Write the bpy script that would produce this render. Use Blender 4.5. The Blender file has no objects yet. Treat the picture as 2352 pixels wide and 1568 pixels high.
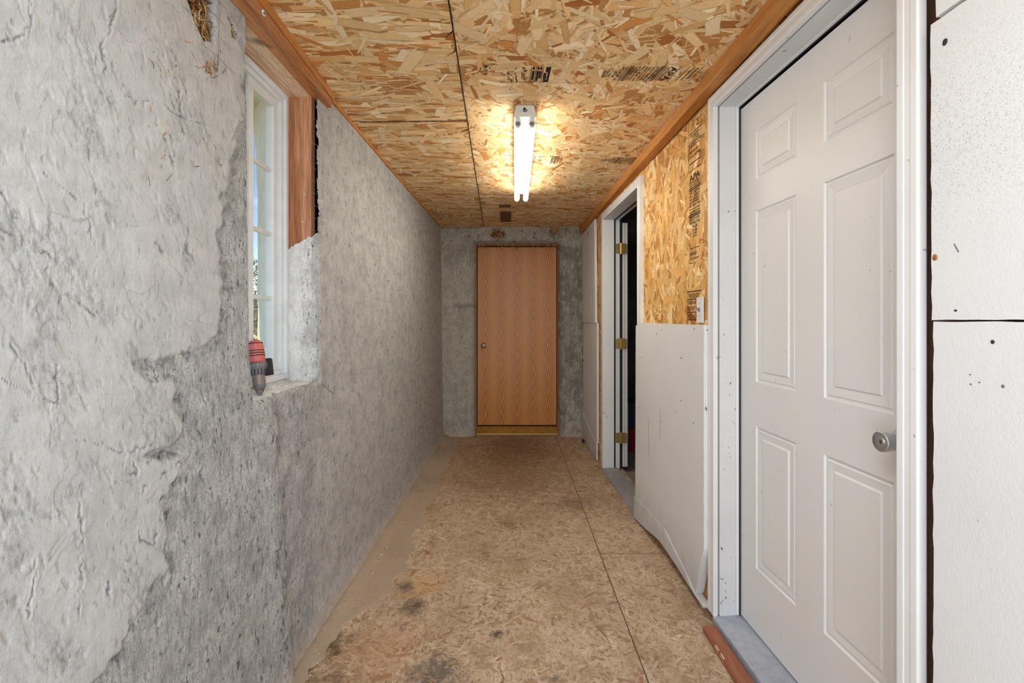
import bpy, bmesh, math, random
import numpy as np
from mathutils import Vector, Matrix

S = bpy.context.scene
COL = S.collection
random.seed(7)

# ------------------------------------------------------------------ camera
K, CX, CY, EYE = 1045.0, 1176.0, 735.0, 1.31
cam_d = bpy.data.cameras.new('camera')
cam = bpy.data.objects.new('camera', cam_d)
COL.objects.link(cam)
cam.location = (0, 0, EYE)
cam.rotation_euler = (math.radians(90), 0, 0)
cam_d.sensor_width = 36.0
cam_d.lens = K / 2352 * 36.0
cam_d.shift_y = (CY - 784.0) / 2352
cam_d.clip_start = 0.02
S.camera = cam

# ------------------------------------------------------------------ exposure, sky, lights
S.view_settings.view_transform = 'Standard'
S.view_settings.look = 'None'
S.view_settings.gamma = 1.0
S.view_settings.use_curve_mapping = False
S.view_settings.exposure = 0.2
S.cycles.use_adaptive_sampling = True
S.cycles.adaptive_threshold = 0.025
S.cycles.max_bounces = 7
S.cycles.diffuse_bounces = 5
S.cycles.glossy_bounces = 3
S.cycles.transmission_bounces = 4
S.cycles.transparent_max_bounces = 16

w = bpy.data.worlds.new('sky')
S.world = w
w.use_nodes = True
wn = w.node_tree
wn.nodes.clear()
sky = wn.nodes.new('ShaderNodeTexSky')
sky.sky_type = 'NISHITA'
sky.sun_disc = False
sky.sun_elevation = math.radians(42)
sky.sun_rotation = math.radians(200)
sky.air_density = 1.0
sky.dust_density = 0.4
sky.ozone_density = 2.0
wtc = wn.nodes.new('ShaderNodeTexCoord')
wns = wn.nodes.new('ShaderNodeTexNoise')
wns.inputs['Scale'].default_value = 3.2
wns.inputs['Detail'].default_value = 6
wmap = wn.nodes.new('ShaderNodeMapping')
wmap.inputs['Scale'].default_value = (1, 1, 3)
wn.links.new(wtc.outputs['Generated'], wmap.inputs['Vector'])
wn.links.new(wmap.outputs['Vector'], wns.inputs['Vector'])
wr = wn.nodes.new('ShaderNodeValToRGB')
wr.color_ramp.elements[0].position = 0.52
wr.color_ramp.elements[1].position = 0.74
wn.links.new(wns.outputs['Fac'], wr.inputs['Fac'])
wmx = wn.nodes.new('ShaderNodeMix')
wmx.data_type = 'RGBA'
wmx.inputs['B'].default_value = (7.0, 7.2, 7.5, 1)
wn.links.new(wr.outputs['Color'], wmx.inputs['Factor'])
wn.links.new(sky.outputs['Color'], wmx.inputs['A'])
wbg = wn.nodes.new('ShaderNodeBackground')
wbg.inputs['Strength'].default_value = 0.19
wn.links.new(wmx.outputs['Result'], wbg.inputs['Color'])
wo = wn.nodes.new('ShaderNodeOutputWorld')
wn.links.new(wbg.outputs['Background'], wo.inputs['Surface'])


def area(name, loc, rot, sx, sy, power, color=(1, 1, 1)):
    d = bpy.data.lights.new(name, 'AREA')
    d.shape = 'RECTANGLE'
    d.size, d.size_y, d.energy, d.color = sx, sy, power, color
    o = bpy.data.objects.new(name, d)
    o.location = loc
    o.rotation_euler = rot
    COL.objects.link(o)
    return o


# added fill light behind the photographer, set in an unseen made-up doorway
area('rear_fill', (0.0, -0.72, 1.30), (math.radians(90), 0, math.radians(180) * 0), 1.5, 2.2, 33, (0.94, 0.97, 1.0))
COL.objects['rear_fill'].rotation_euler = (math.radians(-112), 0, math.radians(180))   # tilted up so the fill brightens the ceiling
# added overhead fill behind the photographer, no lamp known there
area('overhead_fill', (0.05, 0.15, 2.28), (0, 0, 0), 0.5, 1.3, 15, (0.95, 0.975, 1.0))
sun_d = bpy.data.lights.new('sun', 'SUN')
sun_d.energy = 4.0
sun_d.angle = math.radians(0.6)
sun = bpy.data.objects.new('sun', sun_d)
sun.rotation_euler = (math.radians(50), 0, math.radians(-14))   # high, from behind the photographer and a little to the left
COL.objects.link(sun)


# ------------------------------------------------------------------ helpers
def setp(o, label=None, category=None, group=None, kind=None):
    if label: o['label'] = label
    if category: o['category'] = category
    if group: o['group'] = group
    if kind: o['kind'] = kind
    return o


def wloc(o):
    p = Vector((0, 0, 0))
    while o is not None:
        p = p + Vector(o.location)
        o = o.parent
    return p


def empty(name, loc, **kw):
    o = bpy.data.objects.new(name, None)
    o.location = loc
    o.empty_display_size = 0.05
    COL.objects.link(o)
    return setp(o, **kw)


def mesh_obj(name, verts, faces, mat=None, parent=None, loc=None, smooth=False, bevel=0.0, **kw):
    """verts are WORLD coordinates; the object's origin goes to loc (or its parent's origin)."""
    verts = np.asarray(verts, dtype=float)
    base = wloc(parent) if parent else Vector((0, 0, 0))
    org = Vector(loc) if loc is not None else base
    me = bpy.data.meshes.new(name)
    v = verts - np.array(org)
    if isinstance(faces, np.ndarray):
        nf, k = faces.shape
        me.vertices.add(len(v))
        me.vertices.foreach_set('co', v.astype(np.float32).ravel())
        me.loops.add(nf * k)
        me.loops.foreach_set('vertex_index', faces.astype(np.int32).ravel())
        me.polygons.add(nf)
        me.polygons.foreach_set('loop_start', np.arange(0, nf * k, k, dtype=np.int32))
        me.update(calc_edges=True)
    else:
        me.from_pydata([tuple(p) for p in v], [], faces)
        me.update()
    if smooth:
        me.polygons.foreach_set('use_smooth', np.ones(len(me.polygons), dtype=bool))
    if mat: me.materials.append(mat)
    o = bpy.data.objects.new(name, me)
    COL.objects.link(o)
    if parent:
        o.parent = parent
        o.location = org - base
    else:
        o.location = org
    if bevel:
        b = o.modifiers.new('bevel', 'BEVEL')
        b.width = bevel
        b.segments = 2
        b.limit_method = 'ANGLE'
        b.angle_limit = math.radians(40)
    return setp(o, **kw)


class MB:
    """collects simple solids into one mesh"""
    def __init__(self):
        self.v, self.f = [], []

    def add(self, vs, fs):
        n = len(self.v)
        self.v += [tuple(p) for p in vs]
        self.f += [tuple(i + n for i in f) for f in fs]
        return self

    def hexa(self, p):      # 8 corner points: bottom ring 0-3, top ring 4-7
        return self.add(p, [(3, 2, 1, 0), (4, 5, 6, 7), (0, 1, 5, 4), (1, 2, 6, 5), (2, 3, 7, 6), (3, 0, 4, 7)])

    def box(self, x0, x1, y0, y1, z0, z1):
        return self.hexa([(x0, y0, z0), (x1, y0, z0), (x1, y1, z0), (x0, y1, z0),
                          (x0, y0, z1), (x1, y0, z1), (x1, y1, z1), (x0, y1, z1)])

    def lathe(self, o, a, prof, n=24, caps=True, sx=1.0, ref=None):
        """prof: list of (t along axis, radius)"""
        a = Vector(a).normalized()
        r = Vector(ref) if ref else (Vector((0, 0, 1)) if abs(a.z) < .8 else Vector((1, 0, 0)))
        e1 = (r - a * r.dot(a)).normalized()
        e2 = a.cross(e1)
        o = Vector(o)
        vs, fs = [], []
        for t, rad in prof:
            for i in range(n):
                q = 2 * math.pi * i / n
                vs.append(o + a * t + e1 * (math.cos(q) * rad * sx) + e2 * (math.sin(q) * rad))
        for j in range(len(prof) - 1):
            for i in range(n):
                k = (i + 1) % n
                fs.append((j * n + i, j * n + k, (j + 1) * n + k, (j + 1) * n + i))
        if caps:
            fs.append(tuple(reversed(range(n))))
            fs.append(tuple((len(prof) - 1) * n + i for i in range(n)))
        return self.add(vs, fs)

    def tube(self, pts, r, n=6):
        pts = [Vector(p) for p in pts]
        vs, fs = [], []
        for i, p in enumerate(pts):
            d = (pts[min(i + 1, len(pts) - 1)] - pts[max(i - 1, 0)]).normalized()
            ref = Vector((0, 0, 1)) if abs(d.z) < .9 else Vector((1, 0, 0))
            e1 = (ref - d * ref.dot(d)).normalized()
            e2 = d.cross(e1)
            for k in range(n):
                q = 2 * math.pi * k / n
                vs.append(p + e1 * math.cos(q) * r + e2 * math.sin(q) * r)
        for i in range(len(pts) - 1):
            for k in range(n):
                m = (k + 1) % n
                fs.append((i * n + k, i * n + m, (i + 1) * n + m, (i + 1) * n + k))
        fs.append(tuple(reversed(range(n))))
        fs.append(tuple((len(pts) - 1) * n + k for k in range(n)))
        return self.add(vs, fs)

    def prism(self, ring, ring2):
        n = len(ring)
        fs = [tuple(reversed(range(n))), tuple(range(n, 2 * n))]
        for i in range(n):
            k = (i + 1) % n
            fs.append((i, k, n + k, n + i))
        return self.add(list(ring) + list(ring2), fs)

    def build(self, name, mat, parent=None, **kw):
        o = mesh_obj(name, self.v, self.f, mat, parent, **kw)
        bm = bmesh.new()
        bm.from_mesh(o.data)
        bmesh.ops.recalc_face_normals(bm, faces=bm.faces)
        bm.to_mesh(o.data)
        bm.free()
        return o


# ---- numpy gradient noise
def _hash(ix, iy, seed):
    h = (ix.astype(np.int64) * 374761393 + iy.astype(np.int64) * 668265263 + seed * 1274126177) & 0x7fffffff
    h = ((h ^ (h >> 13)) * 1274126177) & 0x7fffffff
    return (h ^ (h >> 16)) & 0xffff


def noise2(x, y, seed=0):
    x = np.asarray(x, float); y = np.asarray(y, float)
    ix, iy = np.floor(x), np.floor(y)
    fx, fy = x - ix, y - iy
    def g(dx, dy):
        a = _hash(ix + dx, iy + dy, seed) / 65536.0 * 2 * np.pi
        return np.cos(a) * (fx - dx) + np.sin(a) * (fy - dy)
    u = fx * fx * fx * (fx * (fx * 6 - 15) + 10)
    v = fy * fy * fy * (fy * (fy * 6 - 15) + 10)
    a = g(0, 0) * (1 - u) + g(1, 0) * u
    b = g(0, 1) * (1 - u) + g(1, 1) * u
    return (a * (1 - v) + b * v) * 1.5


def fbm(x, y, octv=4, seed=0, gain=.5):
    s, amp, f = 0, 1.0, 1.0
    for i in range(octv):
        s = s + amp * noise2(x * f + 17.3 * i, y * f - 9.1 * i, seed + i)
        amp *= gain; f *= 2.03
    return s


def sstep(a, b, x):
    t = np.clip((x - a) / (b - a), 0, 1)
    return t * t * (3 - 2 * t)


def seg_dist(px, py, pts):
    d = np.full(np.shape(px), 1e9)
    for (x0, y0), (x1, y1) in zip(pts[:-1], pts[1:]):
        dx, dy = x1 - x0, y1 - y0
        t = np.clip(((px - x0) * dx + (py - y0) * dy) / (dx * dx + dy * dy + 1e-12), 0, 1)
        d = np.minimum(d, np.hypot(px - x0 - t * dx, py - y0 - t * dy))
    return d


def in_poly(px, py, poly):
    ins = np.zeros(np.shape(px), bool)
    n = len(poly)
    for i in range(n):
        x0, y0 = poly[i]; x1, y1 = poly[(i + 1) % n]
        if y0 == y1: continue
        c = ((y0 > py) != (y1 > py)) & (px < (x1 - x0) * (py - y0) / (y1 - y0) + x0)
        ins ^= c
    return ins


# ------------------------------------------------------------------ materials
class NT:
    def __init__(self, name):
        self.m = bpy.data.materials.new(name)
        self.m.use_nodes = True
        self.t = self.m.node_tree
        self.b = self.t.nodes['Principled BSDF']
        self.pos = None

    def n(self, kind, **kw):
        nd = self.t.nodes.new('ShaderNode' + kind)
        for k, v in kw.items():
            if k.startswith('_'):
                setattr(nd, k[1:], v)
        for k, v in kw.items():
            if not k.startswith('_'):
                key = int(k[1:]) if k[0] == 'i' and k[1:].isdigit() else k.replace('__', ' ')
                self.put(nd.inputs[key], v)
        return nd

    def put(self, sock, v):
        if hasattr(v, 'is_output') or isinstance(v, bpy.types.NodeSocket):
            self.t.links.new(v, sock)
        elif isinstance(v, (tuple, list)) and len(v) == 3 and sock.type == 'RGBA':
            sock.default_value = (*v, 1)
        else:
            sock.default_value = v

    def P(self):
        if self.pos is None:
            self.pos = self.n('NewGeometry').outputs['Position']
        return self.pos

    def scale(self, vec, s, rot=(0, 0, 0), loc=(0, 0, 0)):
        return self.n('Mapping', Vector=vec, Scale=s, Rotation=rot, Location=loc).outputs['Vector']

    def noise(self, vec, scale, detail=3, rough=.55, dist=0.0):
        return self.n('TexNoise', Vector=vec, Scale=scale, Detail=detail, Roughness=rough, Distortion=dist).outputs['Fac']

    def ramp(self, fac, stops, interp='LINEAR'):
        nd = self.n('ValToRGB', Fac=fac)
        cr = nd.color_ramp
        cr.interpolation = interp
        while len(cr.elements) < len(stops): cr.elements.new(0.5)
        for e, (p, c) in zip(cr.elements, stops):
            e.position = p
            e.color = (c, c, c, 1) if not isinstance(c, (tuple, list)) else (*c, 1)
        return nd.outputs['Color']

    def math(self, op, a, b=0.0, c=0.0, clamp=False):
        nd = self.n('Math', _operation=op, _use_clamp=clamp, i0=a, i1=b)
        if op == 'MULTIPLY_ADD': self.put(nd.inputs[2], c)
        return nd.outputs[0]

    def mix(self, fac, a, b, mode='MIX'):
        nd = self.n('Mix', _data_type='RGBA', _blend_type=mode)
        self.put(nd.inputs[0], fac); self.put(nd.inputs[6], a); self.put(nd.inputs[7], b)
        return nd.outputs[2]

    def bump(self, h, strength=.5, dist=.01, normal=None):
        nd = self.n('Bump', Height=h, Strength=strength, Distance=dist)
        if normal is not None: self.put(nd.inputs['Normal'], normal)
        return nd.outputs['Normal']

    def out(self, color=None, rough=None, normal=None, metal=None, spec=None):
        if color is not None: self.put(self.b.inputs['Base Color'], color)
        if rough is not None: self.put(self.b.inputs['Roughness'], rough)
        if normal is not None: self.put(self.b.inputs['Normal'], normal)
        if metal is not None: self.put(self.b.inputs['Metallic'], metal)
        if spec is not None: self.put(self.b.inputs['Specular IOR Level'], spec)
        return self.m


def srgb(r, g, b):
    f = lambda c: (c / 255 / 12.92) if c / 255 <= .04045 else ((c / 255 + .055) / 1.055) ** 2.4
    return (f(r), f(g), f(b))


def plain(name, col, rough=.5, metal=0.0, spec=.5):
    return NT(name).out(col, rough, metal=metal, spec=spec)


def speckle(name, col, dark, rough=.5, amount=.15, scale=60, bump=.12):
    t = NT(name)
    a = t.noise(t.P(), scale, 4)
    b = t.noise(t.P(), 4, 3)
    f = t.math('MULTIPLY', t.math('ADD', a, b), .5)
    c = t.mix(t.ramp(f, [(.35, amount), (.6, 0)]), col, dark)
    return t.out(c, rough, t.bump(a, bump, .002), spec=.4)


# white door paint, with sparse smudges
def paint(name, col, smudge=.25):
    t = NT(name)
    n1 = t.noise(t.P(), 3.0, 4)
    n2 = t.noise(t.scale(t.P(), (40, 40, 9)), 1.0, 3)
    d = t.ramp(t.noise(t.P(), 38, 2), [(.0, 1), (.24, 1), (.29, 0)])
    c = t.mix(t.ramp(n1, [(.4, 0), (.75, smudge)]), col, tuple(x * .86 for x in col))
    c = t.mix(t.math('MULTIPLY', d, smudge), c, (.12, .11, .10))
    return t.out(c, .42, t.bump(n2, .03, .002), spec=.35)


M_DOOR = paint('white_door_paint', srgb(226, 226, 226), .3)
M_TRIM = paint('white_trim_paint', srgb(228, 229, 230), .55)
M_TRIMG = paint('grey_jamb_paint', srgb(214, 215, 217), .9)  # slightly greyer and more smudged than the trim paint


def wood(name, c1, c2, c3, axis, ring=18, rough=.55, knot=True, fine=160):
    """wood grain running along world axis 0/1/2"""
    t = NT(name)
    sc = [1.0, 1.0, 1.0]; sc[axis] = .07
    v = t.scale(t.P(), tuple(sc))
    n = t.noise(v, ring, 4, .6, 1.2)
    n2 = t.noise(v, fine, 3, .6)
    c = t.ramp(n, [(.25, c3), (.45, c1), (.62, c2), (.8, c1)])
    c = t.mix(t.ramp(n2, [(.35, .45), (.6, 0)]), c, c3)
    if knot:
        k = t.ramp(t.noise(t.scale(t.P(), (1, 1, 1)), 5.5, 2), [(.66, 0), (.74, .8)])
        c = t.mix(k, c, tuple(x * .35 for x in c3))
    return t.out(c, rough, t.bump(n2, .25, .002), spec=.3)


M_BEAM = wood('stained_pine', srgb(192, 128, 62), srgb(206, 146, 78), srgb(150, 90, 38), 1, knot=False)
M_BEAML = wood('old_fir', srgb(186, 124, 76), srgb(206, 148, 98), srgb(124, 74, 42), 1)
M_SOFFIT = wood('pale_fir', srgb(238, 208, 176), srgb(248, 228, 204), srgb(168, 116, 80), 1, ring=30)
M_JAMBW = wood('red_fir', srgb(184, 126, 90), srgb(212, 158, 120), srgb(124, 72, 50), 2, ring=22)
M_BATTEN = wood('red_batten', srgb(150, 92, 68), srgb(166, 108, 82), srgb(120, 68, 48), 1, knot=False)
M_DARKWOOD = wood('dark_stud', srgb(92, 62, 48), srgb(104, 72, 56), srgb(64, 42, 32), 2, knot=False)
M_TAR = speckle('tar_paper', srgb(48, 44, 42), srgb(20, 18, 18), .8)


def cement(name, base, dark, comb=True, rough_attr=True):
    t = NT(name)
    P = t.P()
    big = t.noise(P, 2.2, 4)
    mid = t.noise(P, 14, 5, .6)
    fin = t.noise(P, 150, 5, .7)
    grit = t.noise(P, 420, 2, .7)
    comb_v = t.noise(t.scale(P, (1, 1, .28), (math.radians(12), 0, 0)), 85, 4, .65)
    pit = t.ramp(t.noise(t.scale(P, (1, 1, .45)), 70, 2, .5), [(.0, 1), (.28, 1), (.34, 0)])
    if rough_attr:
        ra = t.n('Attribute', _attribute_name='rough').outputs['Fac']
        da = t.n('Attribute', _attribute_name='shade_tone').outputs['Fac']
    else:
        ra = t.math('MULTIPLY', mid, 1.3)
        da = t.ramp(big, [(.45, 0), (.7, .8)])
    c = t.mix(t.ramp(big, [(.3, 0), (.7, .45)]), base, tuple(x * .86 for x in base))
    c = t.mix(t.math('MULTIPLY', t.ramp(mid, [(.35, .55), (.6, 0)]), t.math('ADD', ra, .25)), c, dark)
    c = t.mix(t.math('MULTIPLY', t.ramp(fin, [(.36, .8), (.52, 0)]), ra), c, dark)
    c = t.mix(t.math('MULTIPLY', t.ramp(comb_v, [(.34, .8), (.47, 0)]), ra), c, dark)
    c = t.mix(t.math('MULTIPLY', pit, t.math('MULTIPLY_ADD', ra, .7, .15)), c, tuple(x * .42 for x in dark))  # pits coloured dark as painted cavity shade
    c = t.mix(t.math('MULTIPLY', da, .8), c, tuple(x * .62 for x in dark))  # painted cavity shade together with darker cement tone
    # sandy base where it meets the floor
    z = t.n('SeparateXYZ', Vector=P).outputs['Z']
    f = t.math('MULTIPLY', t.ramp(t.math('ADD', z, t.math('MULTIPLY', mid, .12)), [(.05, .75), (.16, 0)]), 1.0)
    c = t.mix(f, c, srgb(186, 168, 148))
    hgt = t.math('ADD', t.math('MULTIPLY', fin, .6), t.math('MULTIPLY', comb_v, .7))
    hgt = t.math('SUBTRACT', hgt, t.math('MULTIPLY', pit, .5))
    st = t.math('MULTIPLY_ADD', ra, .75, .12)
    nd = t.n('Bump', Height=hgt, Distance=.006)
    t.put(nd.inputs['Strength'], st)
    return t.out(c, .9, t.bump(grit, .12, .002, nd.outputs['Normal']), spec=.15)


M_PLASTER = cement('scratch_coat_plaster', srgb(196, 198, 198), srgb(138, 139, 140))
M_REVEAL = cement('window_plaster', srgb(236, 238, 238), srgb(160, 160, 158))
M_CONC = cement('far_wall_cement', srgb(196, 194, 186), srgb(124, 121, 110))
M_STUCCO_OUT = speckle('weathered_outside_render', srgb(226, 228, 210), srgb(176, 176, 150), .85, .5, 24)


def strand_mat(name, worn=False):
    t = NT(name)
    col = t.n('Attribute', _attribute_name='col').outputs['Color']
    uv = t.n('UVMap', _uv_map='uv').outputs['UV']
    g = t.noise(t.scale(uv, (2.2, 26, 1)), 1.0, 4, .62, .3)
    c = t.mix(1.0, col, t.ramp(g, [(.25, .68), (.5, 1.0), (.75, 1.14)]), 'MULTIPLY')
    s = t.n('SeparateXYZ', Vector=uv)
    # v runs 0..1 across each strand plus an integer offset: shadow line between strands painted at the edges
    fr = t.math('FRACT', s.outputs['Y'])
    ed = t.math('MULTIPLY', t.math('ABSOLUTE', t.math('SUBTRACT', fr, .5)), 2.0)
    c = t.mix(t.ramp(ed, [(.88, 0), (1.0, .42)]), c, tuple(x * 1.0 for x in srgb(112, 66, 28)))
    if worn:
        P = t.P()
        w1 = t.noise(P, 5, 4, .6)
        c = t.mix(t.ramp(w1, [(.35, .15), (.7, .62)]), c, srgb(204, 182, 156))
        w2 = t.noise(P, 60, 4, .7)
        c = t.mix(t.ramp(w2, [(.33, .5), (.5, 0)]), c, srgb(138, 112, 88))
        xy = t.n('SeparateXYZ', Vector=P)
        wob = t.noise(P, 22, 4, .7)
        wob2 = t.noise(P, 90, 3, .7)
        def blob(x, y, r, colr, k, sx=1.0, sy=1.0):
            nonlocal c
            dx = t.math('MULTIPLY', t.math('SUBTRACT', xy.outputs['X'], x), sx)
            dy = t.math('MULTIPLY', t.math('SUBTRACT', xy.outputs['Y'], y), sy)
            d = t.math('SQRT', t.math('ADD', t.math('MULTIPLY', dx, dx), t.math('MULTIPLY', dy, dy)))
            d = t.math('ADD', t.math('DIVIDE', d, r), t.math('MULTIPLY', t.math('SUBTRACT', wob, .5), 2.4))
            d = t.math('ADD', d, t.math('MULTIPLY', t.math('SUBTRACT', wob2, .5), 1.2))
            c = t.mix(t.ramp(d, [(.3, k), (1.1, 0)]), c, colr)
        w3 = t.noise(P, 2.6, 5, .65)
        c = t.mix(t.ramp(w3, [(.42, 0), (.68, .5)]), c, srgb(150, 122, 94))
        w4 = t.noise(t.scale(P, (1, .35, 1)), 9, 4, .7)
        c = t.mix(t.ramp(w4, [(.5, 0), (.72, .45)]), c, srgb(134, 104, 78))
        blob(.0, 4.2, 1.1, srgb(140, 106, 72), .45, 1.2, .8)
        blob(.05, 4.7, .55, srgb(112, 78, 48), .62, 1.0, .8)      # traffic wear in front of the far door
        blob(-.05, 3.9, .42, srgb(132, 96, 62), .45, 1.0, .5)
        blob(-.52, 1.80, .22, srgb(178, 126, 74), .42)
        blob(-.44, 2.25, .12, srgb(214, 166, 104), .5)
        blob(-.29, 1.68, .13, srgb(88, 80, 74), .8)
        blob(-.46, 2.08, .075, srgb(84, 80, 68), .85)
        blob(-.52, 2.24, .06, srgb(92, 84, 70), .8)
        blob(-.735, 1.83, .10, srgb(96, 76, 56), .8)
        blob(-.68, 1.62, .13, srgb(104, 82, 60), .7)
        blob(-.06, 1.90, .035, srgb(80, 74, 70), .85)
        blob(.16, 1.66, .035, srgb(104, 90, 78), .8)
        blob(-.03, 2.92, .05, srgb(110, 92, 76), .6)
        blob(.45, 3.25, .16, srgb(120, 104, 88), .55)
        c = t.mix(t.ramp(t.noise(P, 260, 2), [(.28, .3), (.36, 0)]), c, srgb(84, 66, 52))
    return t.out(c, .62 if not worn else .8, t.bump(g, .25, .0015), spec=.25)


M_STRAND = strand_mat('osb_strands')
M_STRANDF = strand_mat('worn_osb_strands', True)
M_OSBCORE = speckle('osb_core', srgb(196, 142, 84), srgb(150, 98, 50), .8, .5, 80)
M_FLOORCORE = speckle('floor_core', srgb(176, 146, 114), srgb(120, 94, 68), .85, .5, 60)
M_SEAM = speckle('seam_green_dark', srgb(40, 54, 46), srgb(24, 26, 24), .8)
M_INK = plain('black_ink', srgb(40, 29, 20), .7, spec=.2)
M_INKG = speckle('faded_ink', srgb(112, 84, 58), srgb(80, 62, 46), .7, .6, 90)


def foam_mat(name, dirty):
    t = NT(name)
    P = t.P()
    b1 = t.n('TexVoronoi', Vector=P, Scale=190).outputs['Distance']
    n1 = t.noise(P, 3, 4)
    c = t.mix(t.ramp(n1, [(.4, 0), (.75, .35)]), srgb(222, 223, 224), srgb(206, 207, 208))
    sp = t.ramp(t.noise(P, 70, 3, .6), [(.25, .6), (.30, 0)])
    c = t.mix(t.math('MULTIPLY', sp, t.ramp(n1, [(.45, .2), (.62, 1)])), c, srgb(96, 94, 92))
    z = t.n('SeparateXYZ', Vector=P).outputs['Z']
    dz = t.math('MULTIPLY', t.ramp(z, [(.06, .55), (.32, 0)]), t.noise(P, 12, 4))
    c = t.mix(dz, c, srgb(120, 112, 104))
    if dirty:
        # mould speckle on the upper board beside the casing (a stain with its own place)
        s = t.n('SeparateXYZ', Vector=P)
        dy = t.math('MULTIPLY', t.math('SUBTRACT', s.outputs['Y'], .96), 2.9)
        dzz = t.math('MULTIPLY', t.math('SUBTRACT', s.outputs['Z'], 1.70), 3.4)
        d = t.math('SQRT', t.math('ADD', t.math('MULTIPLY', dy, dy), t.math('MULTIPLY', dzz, dzz)))
        m = t.ramp(d, [(.1, 1), (1.0, 0)])
        spk = t.n('TexVoronoi', Vector=t.scale(P, (1, 1, 1)), Scale=320).outputs['Distance']
        rnd = t.noise(P, 95, 3, .7)
        k = t.math('MULTIPLY', t.ramp(spk, [(.15, 1), (.40, 0)]), t.ramp(rnd, [(.42, 0), (.52, 1)]))
        c = t.mix(t.math('MULTIPLY', t.math('MULTIPLY', k, m), .75), c, srgb(100, 100, 100))
    n2 = t.noise(P, 45, 4, .6)
    h = t.math('ADD', t.math('MULTIPLY', b1, .5), n2)
    return t.out(c, .85, t.bump(h, .16, .004), spec=.2)


M_FOAM = foam_mat('white_foam', False)
M_FOAMD = foam_mat('speckled_foam', True)

M_STEEL = plain('brushed_steel', srgb(206, 208, 212), .34, .9)
M_CHROME = plain('polished_steel', srgb(226, 226, 228), .08, 1.0)
M_BRASS = plain('brass', srgb(214, 184, 112), .34, .85)
M_BRASSD = speckle('worn_brass', srgb(190, 150, 80), srgb(120, 84, 40), .34, .6, 30)
M_BRASSD.node_tree.nodes['Principled BSDF'].inputs['Metallic'].default_value = .85
M_BLACK = plain('black_rubber', srgb(26, 26, 27), .6)
M_DARK = plain('dark_mark', srgb(44, 42, 42), .8)
M_ALU = speckle('worn_aluminium', srgb(176, 182, 194), srgb(116, 118, 126), .5, .5, 30)
M_ALU2 = speckle('ribbed_aluminium', srgb(166, 166, 168), srgb(110, 108, 106), .5, .5, 40)
M_VINYL = speckle('white_vinyl', srgb(236, 243, 247), srgb(190, 196, 192), .4, .3, 18, .03)
M_PLASTIC = plain('white_plastic', srgb(232, 234, 238), .35)
M_HOUSING = speckle('enamel_housing', srgb(216, 216, 208), srgb(180, 178, 168), .4, .3, 20, .03)
M_GREY = plain('grey_plastic', srgb(110, 110, 116), .45)
M_GREYB = plain('taupe_metal', srgb(140, 128, 124), .4, .3)
M_RED = plain('red_plastic', srgb(206, 110, 108), .45)
M_BLUE = plain('dark_blue_plastic', srgb(34, 44, 74), .5)
M_REDC = plain('dark_red_plastic', srgb(150, 24, 32), .5)
M_WIRE = plain('galvanised_wire', srgb(150, 148, 142), .45, .6)
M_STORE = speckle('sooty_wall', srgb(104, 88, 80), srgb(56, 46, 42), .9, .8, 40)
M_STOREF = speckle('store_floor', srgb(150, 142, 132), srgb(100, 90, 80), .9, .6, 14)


def oak():
    t = NT('oak_veneer')
    P = t.P()
    s = t.n('SeparateXYZ', Vector=P)
    # five book-matched sheets, each with a cathedral figure
    sheet = .182
    u = t.math('DIVIDE', t.math('ADD', s.outputs['X'], .397), sheet)
    fr = t.math('SUBTRACT', t.math('FRACT', u), .5)
    cell = t.math('FLOOR', u)
    wz = t.noise(t.scale(P, (2.2, 1, .8)), 2.6, 2)
    zz = t.math('SUBTRACT', t.math('ABSOLUTE', t.math('SUBTRACT', s.outputs['Z'], t.math('MULTIPLY_ADD', cell, .04, 1.14))), 0)
    d = t.math('ADD', t.math('MULTIPLY', t.math('ABSOLUTE', fr), 2.0), t.math('MULTIPLY', wz, .55))
    cyc = t.math('ADD', t.math('MULTIPLY', t.math('POWER', d, 1.25), 3.4), t.math('MULTIPLY', zz, -7.5))
    cyc = t.math('ADD', cyc, t.math('MULTIPLY', cell, .37))
    w_ = t.math('FRACT', t.math('ADD', cyc, 40.0))
    line = t.ramp(w_, [(.0, 0), (.4, .1), (.82, 1), (1.0, 0)])
    fine = t.noise(t.scale(P, (1, 1, .03)), 330, 3, .6)
    ctr = t.ramp(t.math('ABSOLUTE', fr), [(.16, 1), (.44, .15)])
    c = t.mix(t.math('MULTIPLY', line, t.math('MULTIPLY', ctr, .95)), srgb(208, 142, 72), srgb(138, 80, 34))
    c = t.mix(t.ramp(fine, [(.35, .4), (.58, 0)]), c, srgb(150, 92, 46))
    c = t.mix(t.ramp(t.noise(P, 1.6, 2), [(.4, 0), (.7, .25)]), c, srgb(204, 144, 84))
    return t.out(c, .38, t.bump(fine, .06, .001), spec=.4)


M_OAK = oak()


def glass():
    t = NT('window_glass')
    g = t.n('BsdfGlossy', Roughness=.02)
    tr = t.n('BsdfTransparent', Color=(.985, .99, .985))
    lw = t.n('LayerWeight', Blend=.5)
    fr = t.math('MULTIPLY_ADD', t.math('POWER', lw.outputs['Facing'], 4.0), .35, .03)
    mx = t.n('MixShader')
    t.put(mx.inputs[0], fr); t.put(mx.inputs[1], tr.outputs[0]); t.put(mx.inputs[2], g.outputs[0])
    t.t.links.new(mx.outputs[0], t.t.nodes['Material Output'].inputs['Surface'])
    return t.m


M_GLASS = glass()


def lamp_mat():
    t = NT('lit_fluorescent_tube')
    t.put(t.b.inputs['Emission Color'], (1.0, .95, .86, 1))
    t.b.inputs['Emission Strength'].default_value = 20.0
    return t.out((.9, .9, .9), .4)


M_TUBE = lamp_mat()


def straw_mat():
    t = NT('straw')
    col = t.n('Attribute', _attribute_name='col').outputs['Color']
    return t.out(col, .7, spec=.2)


M_STRAW = straw_mat()


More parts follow.
